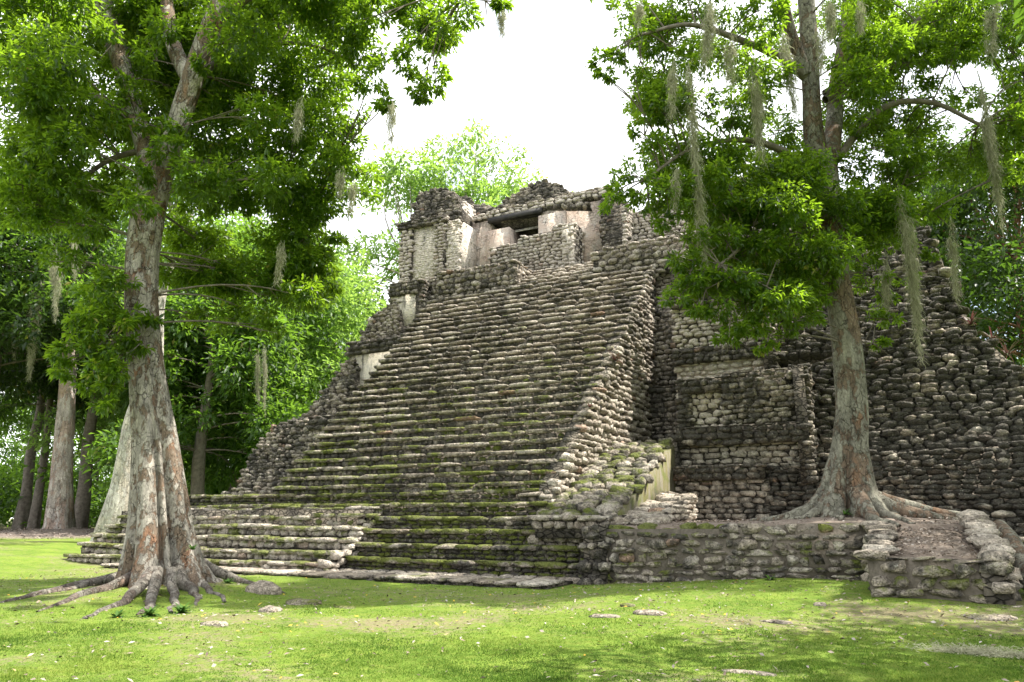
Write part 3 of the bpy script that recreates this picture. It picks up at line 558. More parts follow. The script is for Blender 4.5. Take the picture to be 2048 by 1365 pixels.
# ---- turn the recorded stones into objects: the largest in view singly, the rest joined per part
groups = {}
for k, s in enumerate(STONES): groups.setdefault((s[0].parent.name, s[1]), []).append((s[4], k))
single = set()
for g, l in groups.items(): l.sort(reverse=True); single.update(k for _, k in l[:300 if len(l) > 320 else 300])
rest = {}
for k, (pt, nm, V, c, sc) in enumerate(STONES):
    if k in single:
        o = V.mean(0); obj(nm, mesh(nm, V - o, STF, M['stone'], False, np.tile(c, (26, 1))), pt, [float(q) for q in o])
    else: rest.setdefault((pt, nm), []).append((V, c))
for (pt, nm), l in rest.items():
    n = len(l); V = np.concatenate([a for a, _ in l]); C = np.repeat(np.array([c for _, c in l]), 26, 0)
    Fq = (STF[None] + np.arange(n)[:, None, None] * 26).reshape(-1, 4)
    obj(nm + '_courses', mesh(nm, V, Fq, M['stone'], False, C), pt, kind='stuff')
for (pt, mt), b in CORES.items(): b.build('core' if mt == 'mortar' else {'plaster': 'plastered_face', 'mossy': 'rendered_side', 'cream': 'plaster_panel', 'earth': 'leafy_surface', 'mud': 'mortar'}.get(mt, 'core'), M[mt], pt, False)
# ------------------------------------------------------------------ vegetation helpers
def leaves(C, N, Lf, Wd, droop=.35, fold=.25, tone=None):
    """C: leaf base positions, N: main directions. -> verts, faces, colours"""
    n = len(C); D = N + rng.normal(0, .55, (n, 3)); D[:, 2] -= droop; D /= np.linalg.norm(D, axis=1)[:, None]
    up = rng.normal(0, .45, (n, 3)); up[:, 2] += 1
    S = np.cross(D, up); S /= np.linalg.norm(S, axis=1)[:, None] + 1e-9; U = np.cross(S, D)
    ln = (Lf * rng.uniform(.5, 1.4, n))[:, None]; wd = (Wd * rng.uniform(.75, 1.25, n))[:, None]
    mid = C + D * ln * .48
    V = np.stack([C, mid + S * wd * .5 + U * wd * fold, C + D * ln - U * ln * .12, mid - S * wd * .5 + U * wd * fold], 1).reshape(-1, 3)
    b = np.arange(n)[:, None] * 4
    Fq = np.concatenate([b + [[0, 1, 2]], b + [[0, 2, 3]]])
    r = np.clip(rng.beta(2, 2.2, n) if tone is None else tone + rng.normal(0, .18, n), 0, 1); c = np.zeros((n, 4)); c[:, 0] = r; c[:, 3] = 1
    return V, Fq, np.repeat(c, 4, 0)
def clumps(cent, rad, nsub, nleaf, Lf, Wd, flat=.6, droop=.35, sub=.34):
    """bough balls -> sprays -> leaves"""
    Cs, Ns, Ts = [], [], []
    for c, r, ns in zip(cent, rad, nsub):
        d = rng.normal(0, 1, (ns, 3)); d /= np.linalg.norm(d, axis=1)[:, None]; q = rng.uniform(.25, 1, ns) ** .5
        p = c + d * (r * q)[:, None] * [1, 1, flat]
        sr = sub * (.55 + .45 * rng.random(ns)) * min(1.6, r / .9)
        e = rng.normal(0, 1, (ns, nleaf, 3)); e /= np.linalg.norm(e, axis=2)[:, :, None]
        rr_ = rng.random((ns, nleaf, 1)) ** .6
        P = p[:, None] + e * rr_ * sr[:, None, None] * [1, 1, .7]
        Cs.append(P.reshape(-1, 3)); Ns.append((e * .8 + d[:, None] * .5).reshape(-1, 3)); Ts.append(np.repeat(np.clip(rng.normal(.42, .12) + rng.normal(0, .13, ns), .05, .95), nleaf))
    return leaves(np.vstack(Cs), np.vstack(Ns), Lf, Wd, droop, tone=np.concatenate(Ts))
def bez(a, b, sag, n=7):
    t = np.linspace(0, 1, n)[:, None]; m = (a + b) / 2 + sag
    return (1 - t) ** 2 * a + 2 * t * (1 - t) * m + t * t * b
def connect(bag, limbs, cent, r0=.05, sagz=.5):
    """a branch from the nearest lower limb point to each bough"""
    pts = np.vstack(limbs)
    for c in cent:
        d = np.linalg.norm(pts - c, axis=1) + 1.2 * np.maximum(0, pts[:, 2] - c[2]); a = pts[np.argmin(d)]
        ln = np.linalg.norm(c - a); c = a + (c - a) * .92; P = bez(a, c, np.array([rng.normal(0, .1 * ln), rng.normal(0, .1 * ln), sagz * .25 * ln]))
        bag.add(*tube_vf(P, np.linspace(r0 * (.5 + .12 * ln), .012, 7), 5))
        for q in range(3):
            e = P[rng.integers(3, 6)]; f = e + (c - e) * .8 + rng.normal(0, .22, 3); bag.add(*tube_vf(bez(e, f, np.zeros(3), 4), np.linspace(.018, .006, 4), 4))
def trunk(name, th, path, rad, mat, ns=40, n=70, lob=0, lobh=.3, seed=0, rough=.05):
    path = smooth_path(path, n); rad = np.interp(np.linspace(0, 1, n), np.linspace(0, 1, len(rad)), rad)
    r2 = np.random.default_rng(seed); na = lob or 1; ang = np.sort((np.arange(na) + r2.uniform(-.3, .3, na)) / na * 2 * np.pi); amp = r2.uniform(.6, 1.2, na)
    wg = r2.uniform(.13, .2, na); hg = r2.uniform(.55, 1.25, na)
    def lf(t, a):
        o = 1 + 0 * t + 0 * a
        if lob:
            aw = a + .22 * (vnoise(t * 5, 3, 0, seed) - .5)
            g = sum(np.exp(-(np.abs(((aw - ang[q] + np.pi) % (2 * np.pi)) - np.pi) / wg[q]) ** 1.25) * np.exp(-(t / (lobh * hg[q])) ** 3) for q in range(na))
            o = o * (1.06 - .5 * np.minimum(g, 1.0)) * (1 + .2 * np.exp(-t / (lobh * .14)) * (.6 - g))
        return o * (1 + rough * 2 * (fbm(np.cos(a) * 2 + 9, np.sin(a) * 2 + 9, t * n * .12, seed) - .5) + rough * (vnoise(np.cos(a) * 7 + 9, np.sin(a) * 7 + 9, t * n * .4, seed + 4) - .5))
    V, Fq = tube_vf(path, rad, ns, lf)
    return obj(name, mesh(name, V, Fq, mat), th)
def root(th, pts, r0, mat, zf, r1=.02, nm='root', seed=0, up=.3, h0=.55):
    P = smooth_path([(*q, 0) for q in pts], 22); P[:, :2] += (np.stack([vnoise(np.arange(22) * .35, 1, 0, seed), vnoise(np.arange(22) * .35, 2, 0, seed + 50)], 1) - .5) * .35 * np.linspace(0, 1, 22)[:, None]; rad = np.linspace(1, 0, 22) ** .8 * (r0 - r1) + r1
    P[:, 2] = zf(P[:, 0], P[:, 1]) + rad * up + (fbm(P[:, 0] * 2, P[:, 1] * 2, seed=seed) - .5) * .06 + h0 * np.linspace(1, 0, 22) ** 4
    V, Fq = tube_vf(P, rad, 12, lambda t, a: 1 + .35 * (fbm(np.cos(a) + 5, np.sin(a) + 5, t * 8, seed) - .5))
    return obj(nm, mesh(nm, V, Fq, mat), th)
def moss_vf(top, bot, wid, n):
    """hanging beard: many fine curled threads along a swaying line"""
    t = rng.random(n); lenv = np.linalg.norm(bot - top); ks = 7; g = rng.integers(0, ks, n); so = rng.normal(0, wid * .34, (ks, 3)); so[:, 2] = 0; s0 = rng.uniform(0, .35, ks); s1 = rng.uniform(.35, 1.0, ks); s0[0] = 0; s1[0] = 1; so[0] = 0; s1[1] = .85
    tt_ = s0[g] + (s1[g] - s0[g]) * t; sway = np.stack([np.sin(tt_ * 6 + g) * .04, np.cos(tt_ * 5 + g) * .04, 0 * t], 1)
    c = top + (bot - top) * tt_[:, None] + sway * min(1, lenv) + so[g] * (1 - .55 * tt_)[:, None] + rng.normal(0, 1, (n, 3)) * (.01 + wid * .11 * (1 - .7 * t))[:, None] * [1, 1, .3]
    ln = rng.uniform(.08, .34, n) * min(1, .4 + lenv * .25); d = rng.normal(0, .42, (n, 3)); d[:, 2] = -1
    d /= np.linalg.norm(d, axis=1)[:, None]; s = rng.normal(0, 1, (n, 3)); s[:, 2] = 0; s /= np.linalg.norm(s, axis=1)[:, None]; wd = .0038
    m_ = c + d * ln[:, None] * .5 + rng.normal(0, .028, (n, 3)); e = c + d * ln[:, None]
    V = np.stack([c - s * wd, c + s * wd, m_ + s * wd, m_ - s * wd, e], 1).reshape(-1, 3); b = np.arange(n)[:, None] * 5
    cc = np.zeros((n, 4)); cc[:, 0] = np.clip(rng.normal(.55, .25, n), 0, 1)
    C5 = np.repeat(cc, 5, 0); q = np.linspace(0, 1, 12); ax = top + (bot - top) * q[:, None] + np.stack([np.sin(q * 7 + top[0]) * .05, np.cos(q * 5) * .05, 0 * q], 1)
    TV_, TF = tube_vf(ax, np.linspace(min(.012, wid * .06), .003, 12), 5); k5 = np.zeros((len(TV_), 4)); k5[:, 0] = .4
    return np.vstack([V, TV_]), [np.vstack([b + [[0, 1, 2, 3]], TF + len(V)]), b + [[3, 2, 4]]], np.vstack([C5, k5])
def make_moss(px, y0, y1, D, wpx, label, dx=0, dens=1.0):
    a = atD(px, y0, D); b = atD(px + dx, y1, D); b[:2] = a[:2] + (b[:2] - a[:2]) ; wid = wpx * .62 * D / F
    n = int((300 + 420 * np.linalg.norm(a - b)) * min(2.2, max(.9, wid / .12)) * dens * .8)
    V, Fs, c = moss_vf(np.zeros(3), b - a, wid, n)
    return obj('hanging_moss', mesh('hanging_moss', V, Fs, M['moss'], False, c), None, [float(q) for q in a], label=label, category='moss', group='beards of moss hanging from the trees')
FW = np.array([-sa, ca, 0.])
def tp(px, py, foot, off=0): return onP(px, py, np.array([foot[0], foot[1], 0]) + FW * off, FW)   # on an upright plane through a tree's foot
def bpts(L_, foot):                                                   # boughs: (px, py, radius px, metres behind the trunk)
    C = np.array([tp(a, b, foot, d) for a, b, r, d in L_]); return C, np.array([q[2] for q in L_]) * proj(C)[:, 2] / F
def px_r(foot, pts): P = np.array([tp(a, b, foot) for a, b, wd in pts]); return P, np.array([q[2] / 2 for q in pts]) * proj(P)[:, 2] / F
def crown(th, C, Rr, dens, nleaf, Lf, Wd, mat, **k):
    ns = np.maximum(6, (dens * Rr ** 2).astype(int)); V, Fq, c = clumps(C, Rr, ns, nleaf, Lf, Wd, **k)
    return obj('crown', mesh('crown', V, Fq, mat, False, c), th, kind='stuff')
def limb(th, pts, mat, foot=None, nm='limb', seed=1, n=26, ns=14):
    P = np.array([tp(a, b, foot, d) for a, b, wd, d in pts]); rd = np.array([q[2] / 2 for q in pts]) * proj(P)[:, 2] / F
    trunk(nm, th, P, rd, mat, ns, n, seed=seed); return smooth_path(P, n)
# ------------------------------------------------------------------ left tree
t = thing('broad_tree', 'tall tree with pale scaling bark and fluted trunk standing before the stair block', 'tree', (*LT, float(gz(*LT))))
P, rd = px_r(LT, [(320, 1225, 290), (320, 1180, 205), (319, 1130, 156), (316, 1040, 118), (309, 900, 88), (298, 800, 71), (288, 700, 63), (282, 600, 60), (284, 520, 60), (294, 440, 60), (308, 370, 60), (316, 330, 62)])
P[0, 2] = gz(*LT) - .5
trunk('trunk', t, P, rd, M['bark'], 160, 150, 9, .5, 3, .03)
LI = [smooth_path(P, 40)[22:],
 limb(t, [(318, 350, 48, 0), (345, 285, 42, -.1), (372, 200, 42, -.2), (405, 100, 41, -.4), (440, 10, 38, -.7), (480, -120, 36, -1), (520, -300, 25, -1.2)], M['bark'], LT, seed=2),
 limb(t, [(308, 370, 42, 0), (288, 290, 36, .2), (268, 220, 34, .4), (240, 120, 36, .5), (210, 20, 34, .6), (180, -120, 34, .8), (150, -300, 24, 1)], M['bark'], LT, seed=3),
 limb(t, [(385, 170, 34, -.3), (350, 100, 30, .2), (335, 20, 26, .6), (330, -100, 20, 1), (330, -250, 14, 1)], M['bark'], LT, seed=4),
 limb(t, [(388, 170, 14, -.2), (440, 120, 12, .3), (520, 90, 10, .6), (620, 90, 7, .7), (700, 120, 5, .6)], M['twig'], LT, seed=5),
 limb(t, [(430, 40, 26, -.5), (520, -20, 20, -.9), (640, -50, 16, -1.2), (800, -40, 11, -1.5), (920, 0, 7, -1.8)], M['twig'], LT, seed=6),
 limb(t, [(275, 240, 20, .4), (180, 190, 15, .2), (90, 160, 11, -.1), (10, 150, 8, -.4)], M['twig'], LT, seed=7),
 limb(t, [(290, 300, 13, .2), (220, 320, 10, .3), (150, 370, 7, .3), (90, 430, 5, .2)], M['twig'], LT, seed=8),
 limb(t, [(330, 320, 16, 0), (420, 330, 12, .8), (520, 380, 9, 1.5), (620, 440, 6, 2)], M['twig'], LT, seed=9)]
BL = []
for (x0, x1, y0, y1, n, r0, r1, d0, d1) in ((-40, 330, -60, 250, 30, 55, 95, -2.5, 2.5), (330, 720, -80, 210, 30, 55, 95, -2.6, 2.6), (20, 270, 230, 470, 17, 45, 75, -2, 1.5), (380, 690, 200, 440, 20, 45, 75, -1, 2.5), (340, 640, 380, 610, 18, 45, 75, .5, 3.2), (-250, 700, -400, -80, 26, 55, 95, -3, 3), (700, 880, -60, 90, 8, 45, 65, -2, 0)):
    for q in range(n): BL.append((random.uniform(x0, x1), random.uniform(y0, y1), random.uniform(r0, r1), random.uniform(d0, d1)))
BL = [(a, b, r, abs(d) + .5 if (190 < a < 460 and b < 350) else d) for a, b, r, d in BL]
BL += [(255, 180, 34, -.5), (300, 120, 32, -.4), (330, 60, 36, -.6), (225, 60, 32, -.3), (420, 130, 30, -.9), (300, 250, 30, -.4), (915, 25, 46, -1.8), (860, 70, 44, -1.7), (800, 120, 48, -1.6), (860, 160, 42, -1.6), (840, 185, 30, -1.6), (745, 160, 40, -1.2), (770, 205, 22, -1.4), (720, 90, 60, -1), (690, 230, 46, .5), (690, 340, 40, 1), (640, 400, 50, 1.2),
 (600, 470, 50, 1.5), (560, 560, 50, 1.8), (500, 620, 44, 2), (545, 665, 26, 2), (440, 560, 50, 1.5), (660, 480, 34, 1.8), (120, 520, 38, -.8), (60, 440, 40, -1), (170, 450, 45, -.6), (215, 400, 55, 0), (60, 300, 55, -1), (130, 250, 60, -1),
 (340, 300, 40, -.8), (290, 340, 34, -.9), (360, 250, 36, -.8), (205, 570, 36, -.9), (170, 640, 38, -1.1), (215, 690, 44, -1), (140, 705, 36, -1.2), (190, 770, 34, -1.1), (245, 630, 34, -.8), (275, 690, 24, -.75), (310, 640, 14, -.6), (235, 740, 24, -.9), (200, 810, 26, -1.1), (120, 740, 30, -1.2), (180, 600, 44, -1), (220, 640, 44, -1), (160, 690, 44, -1.1), (205, 740, 44, -1), (230, 560, 40, -.8), (420, 640, 44, 1.6), (600, 540, 44, 1.6), (650, 420, 46, 1.2), (680, 290, 46, .8), (660, 560, 30, 2), (1003, 8, 14, -2.6), (1000, -30, 22, -2.6)]
C, Rr = bpts(BL, LT); br = Bag(); connect(br, LI, C, .03); br.build('twigs', M['twig'], t, kind='stuff')
crown(t, C, Rr, 58, 30, .15, .062, M['leaf'])
for k, (pts, r) in enumerate([([(300, 1165), (235, 1160), (150, 1172), (60, 1185), (-30, 1200)], .20), ([(290, 1172), (220, 1180), (130, 1195), (90, 1212)], .13), ([(300, 1180), (255, 1195), (210, 1208), (195, 1222)], .11), ([(290, 1160), (200, 1168), (110, 1180), (20, 1192)], .12),
    ([(350, 1172), (385, 1182), (402, 1196)], .15), ([(360, 1165), (410, 1175), (452, 1192)], .13), ([(370, 1155), (410, 1158), (440, 1168)], .2), ([(340, 1180), (350, 1195), (345, 1210)], .1), ([(310, 1180), (300, 1200), (280, 1215)], .12), ([(400, 1160), (470, 1162), (530, 1166), (575, 1176)], .12)]):
    root(t, [onZ(a, b, .1)[:2] for a, b in pts], r * .95, M['root'], gz, seed=k, up=-.3, h0=.36)
# ------------------------------------------------------------------ right tree on the terrace
RT = np.array([-.95, 17.0])
t2 = thing('broad_tree', 'tree with flaring roots and brown trunk growing on the earth terrace', 'tree', (*RT, 1.3))
P, rd = px_r(RT, [(1697, 1062, 230), (1697, 1030, 160), (1697, 980, 106), (1700, 900, 68), (1704, 820, 58), (1699, 740, 55), (1690, 660, 52), (1677, 580, 46), (1668, 500, 43), (1658, 420, 44), (1646, 350, 54), (1638, 310, 58)])
P[0, 2] = .8
trunk('trunk', t2, P, rd, M['bark_r'], 140, 120, 8, .34, 5, .03)
LR = [smooth_path(P, 40)[20:],
 limb(t2, [(1636, 330, 46, 0), (1626, 260, 38, -.1), (1622, 180, 34, -.2), (1618, 90, 33, -.3), (1612, 0, 31, -.4), (1600, -120, 30, -.5), (1590, -300, 20, -.6)], M['bark_r'], RT, seed=12),
 limb(t2, [(1655, 330, 40, 0), (1668, 250, 32, .6), (1672, 170, 28, 1.1), (1690, 70, 24, 1.5), (1700, -40, 20, 2), (1720, -250, 12, 2.2)], M['bark_r'], RT, seed=13),
 limb(t2, [(1612, 150, 26, -.3), (1580, 60, 22, -.6), (1560, -40, 18, -1), (1540, -200, 12, -1.5)], M['bark_r'], RT, seed=14),
 limb(t2, [(1650, 190, 20, .3), (1740, 130, 17, 0), (1830, 50, 13, -.4), (1900, -30, 9, -.8)], M['twig'], RT, seed=15),
 limb(t2, [(1650, 200, 16, .3), (1740, 145, 14, .5), (1850, 120, 11, .8), (1990, 75, 8, 1)], M['twig'], RT, seed=16),
 limb(t2, [(1620, 160, 22, -.2), (1560, 115, 18, -.6), (1480, 80, 13, -1.2), (1380, 50, 9, -1.8), (1280, 70, 6, -2.4)], M['twig'], RT, seed=17),
 limb(t2, [(1625, 350, 20, 0), (1560, 300, 15, -.5), (1480, 280, 11, -1), (1380, 300, 8, -1.5), (1290, 360, 5, -2)], M['twig'], RT, seed=18),
 limb(t2, [(1660, 480, 15, 0), (1600, 450, 12, -.6), (1520, 470, 9, -1.2), (1440, 530, 6, -1.7)], M['twig'], RT, seed=19),
 limb(t2, [(1665, 330, 16, .2), (1760, 220, 13, .2), (1860, 205, 10, 0), (1960, 250, 7, -.2)], M['twig'], RT, seed=20),
 limb(t2, [(1672, 500, 14, 0), (1740, 440, 10, .3), (1800, 470, 7, .5)], M['twig'], RT, seed=21)]
BR = []
for (x0, x1, y0, y1, n, r0, r1, d0, d1) in ((1290, 1600, 0, 230, 22, 38, 66, -2.4, 1), (1330, 1620, 250, 420, 26, 42, 66, -2.2, 1), (1400, 1650, 410, 610, 28, 40, 62, -2, .6), (1650, 1960, -20, 260, 26, 38, 64, -1.5, 2.5), (1680, 1880, 250, 480, 18, 38, 60, -1, 2), (1960, 2100, -40, 330, 14, 36, 60, 0, 2.5), (1200, 2250, -400, -50, 30, 50, 90, -3, 3)):
    for q in range(n): BR.append((random.uniform(x0, x1), random.uniform(y0, y1), random.uniform(r0, r1), random.uniform(d0, d1)))
BR += [(1195, 118, 26, -2.5), (1215, 150, 18, -2.5), (1232, 112, 22, -2.4), (1270, 60, 40, -2.3), (1285, 140, 34, -2.2), (1290, 200, 26, -2.2), (1275, 255, 30, -2.1), (1300, 300, 40, -2), (1262, 350, 36, -2.1), (1222, 405, 26, -2.2), (1240, 380, 26, -2.2), (1300, 400, 40, -1.9), (1320, 450, 26, -1.8), (1400, 480, 40, -1.7),
 (1390, 560, 44, -1.7), (1440, 610, 46, -1.6), (1400, 620, 26, -1.7), (1480, 660, 40, -1.5), (1520, 620, 46, -1.4), (1570, 650, 36, -1.2), (1530, 690, 22, -1.3), (1620, 600, 36, -.8), (1430, 560, 46, -1.5), (1500, 560, 50, -1.3), (1600, 520, 44, -1), (1745, 560, 34, .3), (1740, 620, 26, .3), (1780, 640, 26, .4), (1720, 520, 34, .2), (1790, 480, 40, .6), (1820, 560, 24, .8), (1865, 505, 16, .2), (1760, 690, 16, .3), (1250, 10, 40, -2.3), (1780, 590, 22, .5), (1370, 520, 40, -1.7), (1360, 590, 34, -1.7), (1450, 480, 50, -1.6), (1520, 500, 50, -1.4), (1470, 560, 50, -1.5), (1560, 580, 46, -1.2), (1600, 640, 36, -1), (1450, 680, 26, -1.5), (1500, 640, 44, -1.4), (1350, 370, 46, -1.9), (1420, 400, 50, -1.7), (1520, 400, 50, -1.4), (1590, 420, 46, -1.1), (1450, 320, 50, -1.5), (1550, 340, 50, -1.2), (1330, 190, 44, -2), (1380, 120, 44, -2), (1700, 420, 46, -.3), (1740, 470, 44, 0), (1840, 420, 44, .5)]
for q in range(26): BR.append((random.uniform(1690, 2080), random.uniform(-40, 340), random.uniform(40, 64), random.uniform(-.6, 2.6)))
BR = [(a, b, r, abs(d) + .4 if (1570 < a < 1690 and b < 340) else d) for a, b, r, d in BR]
C, Rr = bpts(BR, RT); br = Bag(); connect(br, LR, C, .03); br.build('twigs', M['twig'], t2, kind='stuff')
crown(t2, C, Rr, 72, 30, .125, .05, M['leaf'])
for k, (pts, r) in enumerate([([(-1.2, 16.9), (-1.7, 16.6), (-2.2, 16.5), (-2.7, 16.6)], .2), ([(-1.2, 16.6), (-1.6, 16.3), (-2.0, 16.2)], .12), ([(-.7, 16.6), (-.5, 16.1), (-.3, 15.6), (.0, 15.2)], .2), ([(-.6, 16.8), (-.1, 16.3), (.3, 15.7)], .13), ([(-.6, 17.0), (.1, 17.0), (.8, 17.2), (1.2, 17.5)], .2), ([(-1, 16.6), (-1.0, 16.2), (-1.1, 15.9)], .12), ([(-1.2, 17.3), (-2, 17.9), (-2.4, 18.4)], .15), ([(-.5, 17.2), (.6, 17.6), (1.5, 17.4), (1.6, 16.0), (1.62, 14.8)], .14)]):
    root(t2, pts, r, M['bark_r'], h0=.4, up=.15, zf=lambda x, y: np.where(np.asarray(x) > 1.4, gz(x, y) + .1, tz(x, y)), seed=k + 20)
tt = thing('tree_root', 'thick grey root running down outside the sloping stone ramp into the grass', 'root', (1.7, 13.6, .2))
P = smooth_path([(1.55, 15.6, 1.25), (1.62, 14.9, 1.0), (1.66, 14.3, .7), (1.72, 13.8, .45), (1.9, 13.4, .2), (2.2, 13.0, .0)], 26)
V, Fq = tube_vf(P, np.linspace(.12, .24, 26), 14, lambda q, a: 1 + .5 * (fbm(np.cos(a) + 5, np.sin(a) + 5, q * 8, 3) - .5)); obj('root_limb', mesh('root', V, Fq, M['bark_r']), tt)
# ------------------------------------------------------------------ forest behind
def far_tree(foot, Ht, rt, mat, lmat, label, cr, nb, dens, Lf, Wd, lean=(0, 0), base=.4, nleaf=16, group='forest trees round the clearing', px=None, seed=1, lob=5, flat=.75):
    z0 = float(gz(*foot)); t = thing('forest_tree', label, 'tree', (*foot, z0), group)
    r_ = np.random.default_rng(seed); P = np.array([[foot[0] + lean[0] * q + r_.normal(0, .12) * q, foot[1] + lean[1] * q + r_.normal(0, .12) * q, z0 - .2 + Ht * .72 * q] for q in np.linspace(0, 1, 6)])
    trunk('trunk', t, P, [rt * 1.7, rt * 1.1, rt, rt * .85, rt * .6, rt * .25], mat, 20, 34, lob, .12, seed, .12)
    SP = smooth_path(P, 20); C, Rs = [], []
    for q in range(nb):
        h = r_.uniform(base, 1); a = r_.uniform(0, 2 * np.pi); k = cr * (math.sin(min(1, (1 - h) / (1 - base) * .85 + .22) * np.pi * .55)) * r_.uniform(.35, 1)
        C.append([foot[0] + lean[0] * h + math.cos(a) * k, foot[1] + lean[1] * h + math.sin(a) * k, z0 + Ht * h]); Rs.append(cr * r_.uniform(.24, .42))
    C = np.array(C); Rs = np.array(Rs); b = Bag(); connect(b, [SP[8:]], C, .07); b.build('branches', mat, t, kind='stuff')
    crown(t, C, Rs, dens * .76, nleaf, Lf * 1.14, Wd * 1.14, lmat, flat=flat, sub=.55, droop=.25)
    return t
def at_px(px, D): d = ray(px, 1035); d = d / np.dot(d, FW); return (d * D)[:2]      # ground point at a forward distance
bp, bw_ = M['bark_p'], M['bark_w']
far_tree(TR1, 19, .44, bp, M['leaf_far'], 'thick pinkish trunk with knobbly bark on a leafy mound', 5, 26, 12, .30, .13, (-1.3 * ca, -1.3 * sa), .62, seed=31)
far_tree(TRW, 17, .35, bw_, M['leaf_far'], 'sunlit almost white trunk flaring at the foot beside the stair block', 4, 20, 12, .28, .12, (1.3, .6), .66, seed=32)
k = 40
for (px, D, Ht, rt, cr, nb, lab) in (
 (45, 48, 18, .28, 5.0, 34, 'slim dark trunked tree with drooping leaves at the clearing edge'), (70, 46, 17, .22, 4.5, 26, 'slim dark trunk leaning beside a thicker slim one in shade'), (160, 44, 19, .30, 5.0, 34, 'dark trunk close behind the knobbly pinkish trunk'), (182, 62, 18, .2, 5, 24, 'thin far trunk seen against the bright meadow'),
 (-60, 40, 20, .4, 6, 40, 'leafy tree beside the slim dark trunks'), (300, 46, 20, .35, 6.0, 40, 'dense tree behind the fluted pale trunk'), (390, 40, 15, .3, 5.2, 40, 'bushy bright green tree beside the foot of the rubble slope'), (470, 44, 18, .35, 6.0, 44, 'dense bright green tree behind the lowest rubble slope'), (560, 48, 20, .35, 6.0, 44, 'tall pale leaved tree behind the middle rubble slope'), (650, 52, 21, .35, 5.6, 38, 'light green tree beside the upper rubble slope'),
 (230, 60, 22, .4, 7, 40, 'tall tree far behind the sunlit white trunk'), (520, 62, 25, .4, 7.5, 40, 'tall pale green tree rising over the dense ones'), (110, 70, 24, .4, 8, 36, 'far tree closing the view behind the knobbly trunk'), (-120, 62, 22, .4, 8, 36, 'far tree at the end of the clearing')):
    far_tree(at_px(px, D), Ht, rt, M['twig'], M['leaf_shaded'] if 'dark' in lab else M['leaf_far'] if 'light' not in lab and 'pale' not in lab else M['leaf_sunlit'], lab, cr, nb, 10, .34, .15, (0, 0), .22 if px > 250 else .42, seed=k); k += 1
# trees behind the temple
far_tree(at_px(800, 58), 30, .5, bp, M['leaf_sunlit'], 'airy sunlit tree with bare pale limbs behind the left temple pier', 7.5, 30, 4.6, .44, .19, (0, 0), .5, seed=71, flat=.5, nleaf=14)
far_tree(at_px(930, 60), 33.5, .5, bp, M['leaf_sunlit'], 'broad airy tree spreading over the temple roof', 7.5, 32, 4.6, .44, .19, (0, 0), .55, seed=72, flat=.5, nleaf=14)
far_tree(at_px(1080, 64), 30, .4, bp, M['leaf_sunlit'], 'light tree showing past the roof peak', 5.5, 20, 5, .44, .19, (0, 0), .55, seed=73, flat=.5)
far_tree(at_px(1200, 60), 27, .4, bp, M['leaf_sunlit'], 'small bright treetop right of the roof peak', 4, 18, 7, .36, .15, (0, 0), .6, seed=74)
# trees on the right
far_tree(at_px(2010, 36), 19, .3, M['bark_o'], M['leaf_shaded'], 'dark leaning tree with orange bark above the right rubble slope', 5, 44, 11, .28, .12, (-.5, 0), .25, seed=81)
far_tree(at_px(1930, 44), 23, .4, M['twig'], M['leaf_shaded'], 'tall tree behind the right end of the pyramid', 6.5, 44, 10, .3, .13, (0, 0), .3, seed=82)
far_tree(at_px(1740, 52), 25, .4, bp, M['leaf_sunlit'], 'pale tree behind the crown of the terrace tree', 6, 36, 9, .34, .14, (0, 0), .5, seed=83)
far_tree(at_px(2120, 33), 19, .4, M['bark_o'], M['leaf_shaded'], 'tree with orange bark at the edge of the right rubble slope', 6, 40, 10, .28, .12, (0, 0), .3, seed=84)
far_tree(np.array([11., 20.]), 17, .4, M['twig'], M['leaf_far'], 'unseen tree added for shade right of the terrace', 5.5, 40, 10, .26, .11, (0, 0), .4, seed=85)  # this and the next two: out of view, added to shade the pyramid's right
far_tree(np.array([9., 9.]), 16, .4, M['twig'], M['leaf_far'], 'unseen tree added for shade on the lawn right of the ramp', 5.5, 36, 10, .26, .11, (0, 0), .45, seed=86)
far_tree(np.array([14., 29.]), 19, .4, M['twig'], M['leaf_far'], 'unseen tree added for shade at the pyramid corner', 6, 40, 10, .26, .11, (0, 0), .35, seed=87)
# undergrowth wall at the forest edge
b = Bag(); C, Rs = [], []
for q in range(330):
    px = random.uniform(-200, 720); D = random.uniform(46, 95); f = at_px(px, D)
    if f[0] > -24 and f[1] > 18: continue
    if 165 < px < 235 and D < 66: continue
    C.append([f[0], f[1], float(gz(*f)) + random.uniform(.4, 3.4 if D < 66 else 14)]); Rs.append(random.uniform(1.2, 2.4) * (1.5 if D > 66 else 1))
V, Fq, c = clumps(np.array(C), np.array(Rs), np.full(len(C), 24), 12, .46, .21, .8, .2, .5)
obj('undergrowth', mesh('undergrowth', V, Fq, M['leaf_far'], False, c), kind='stuff', label='leafy undergrowth along the forest edge', category='undergrowth')
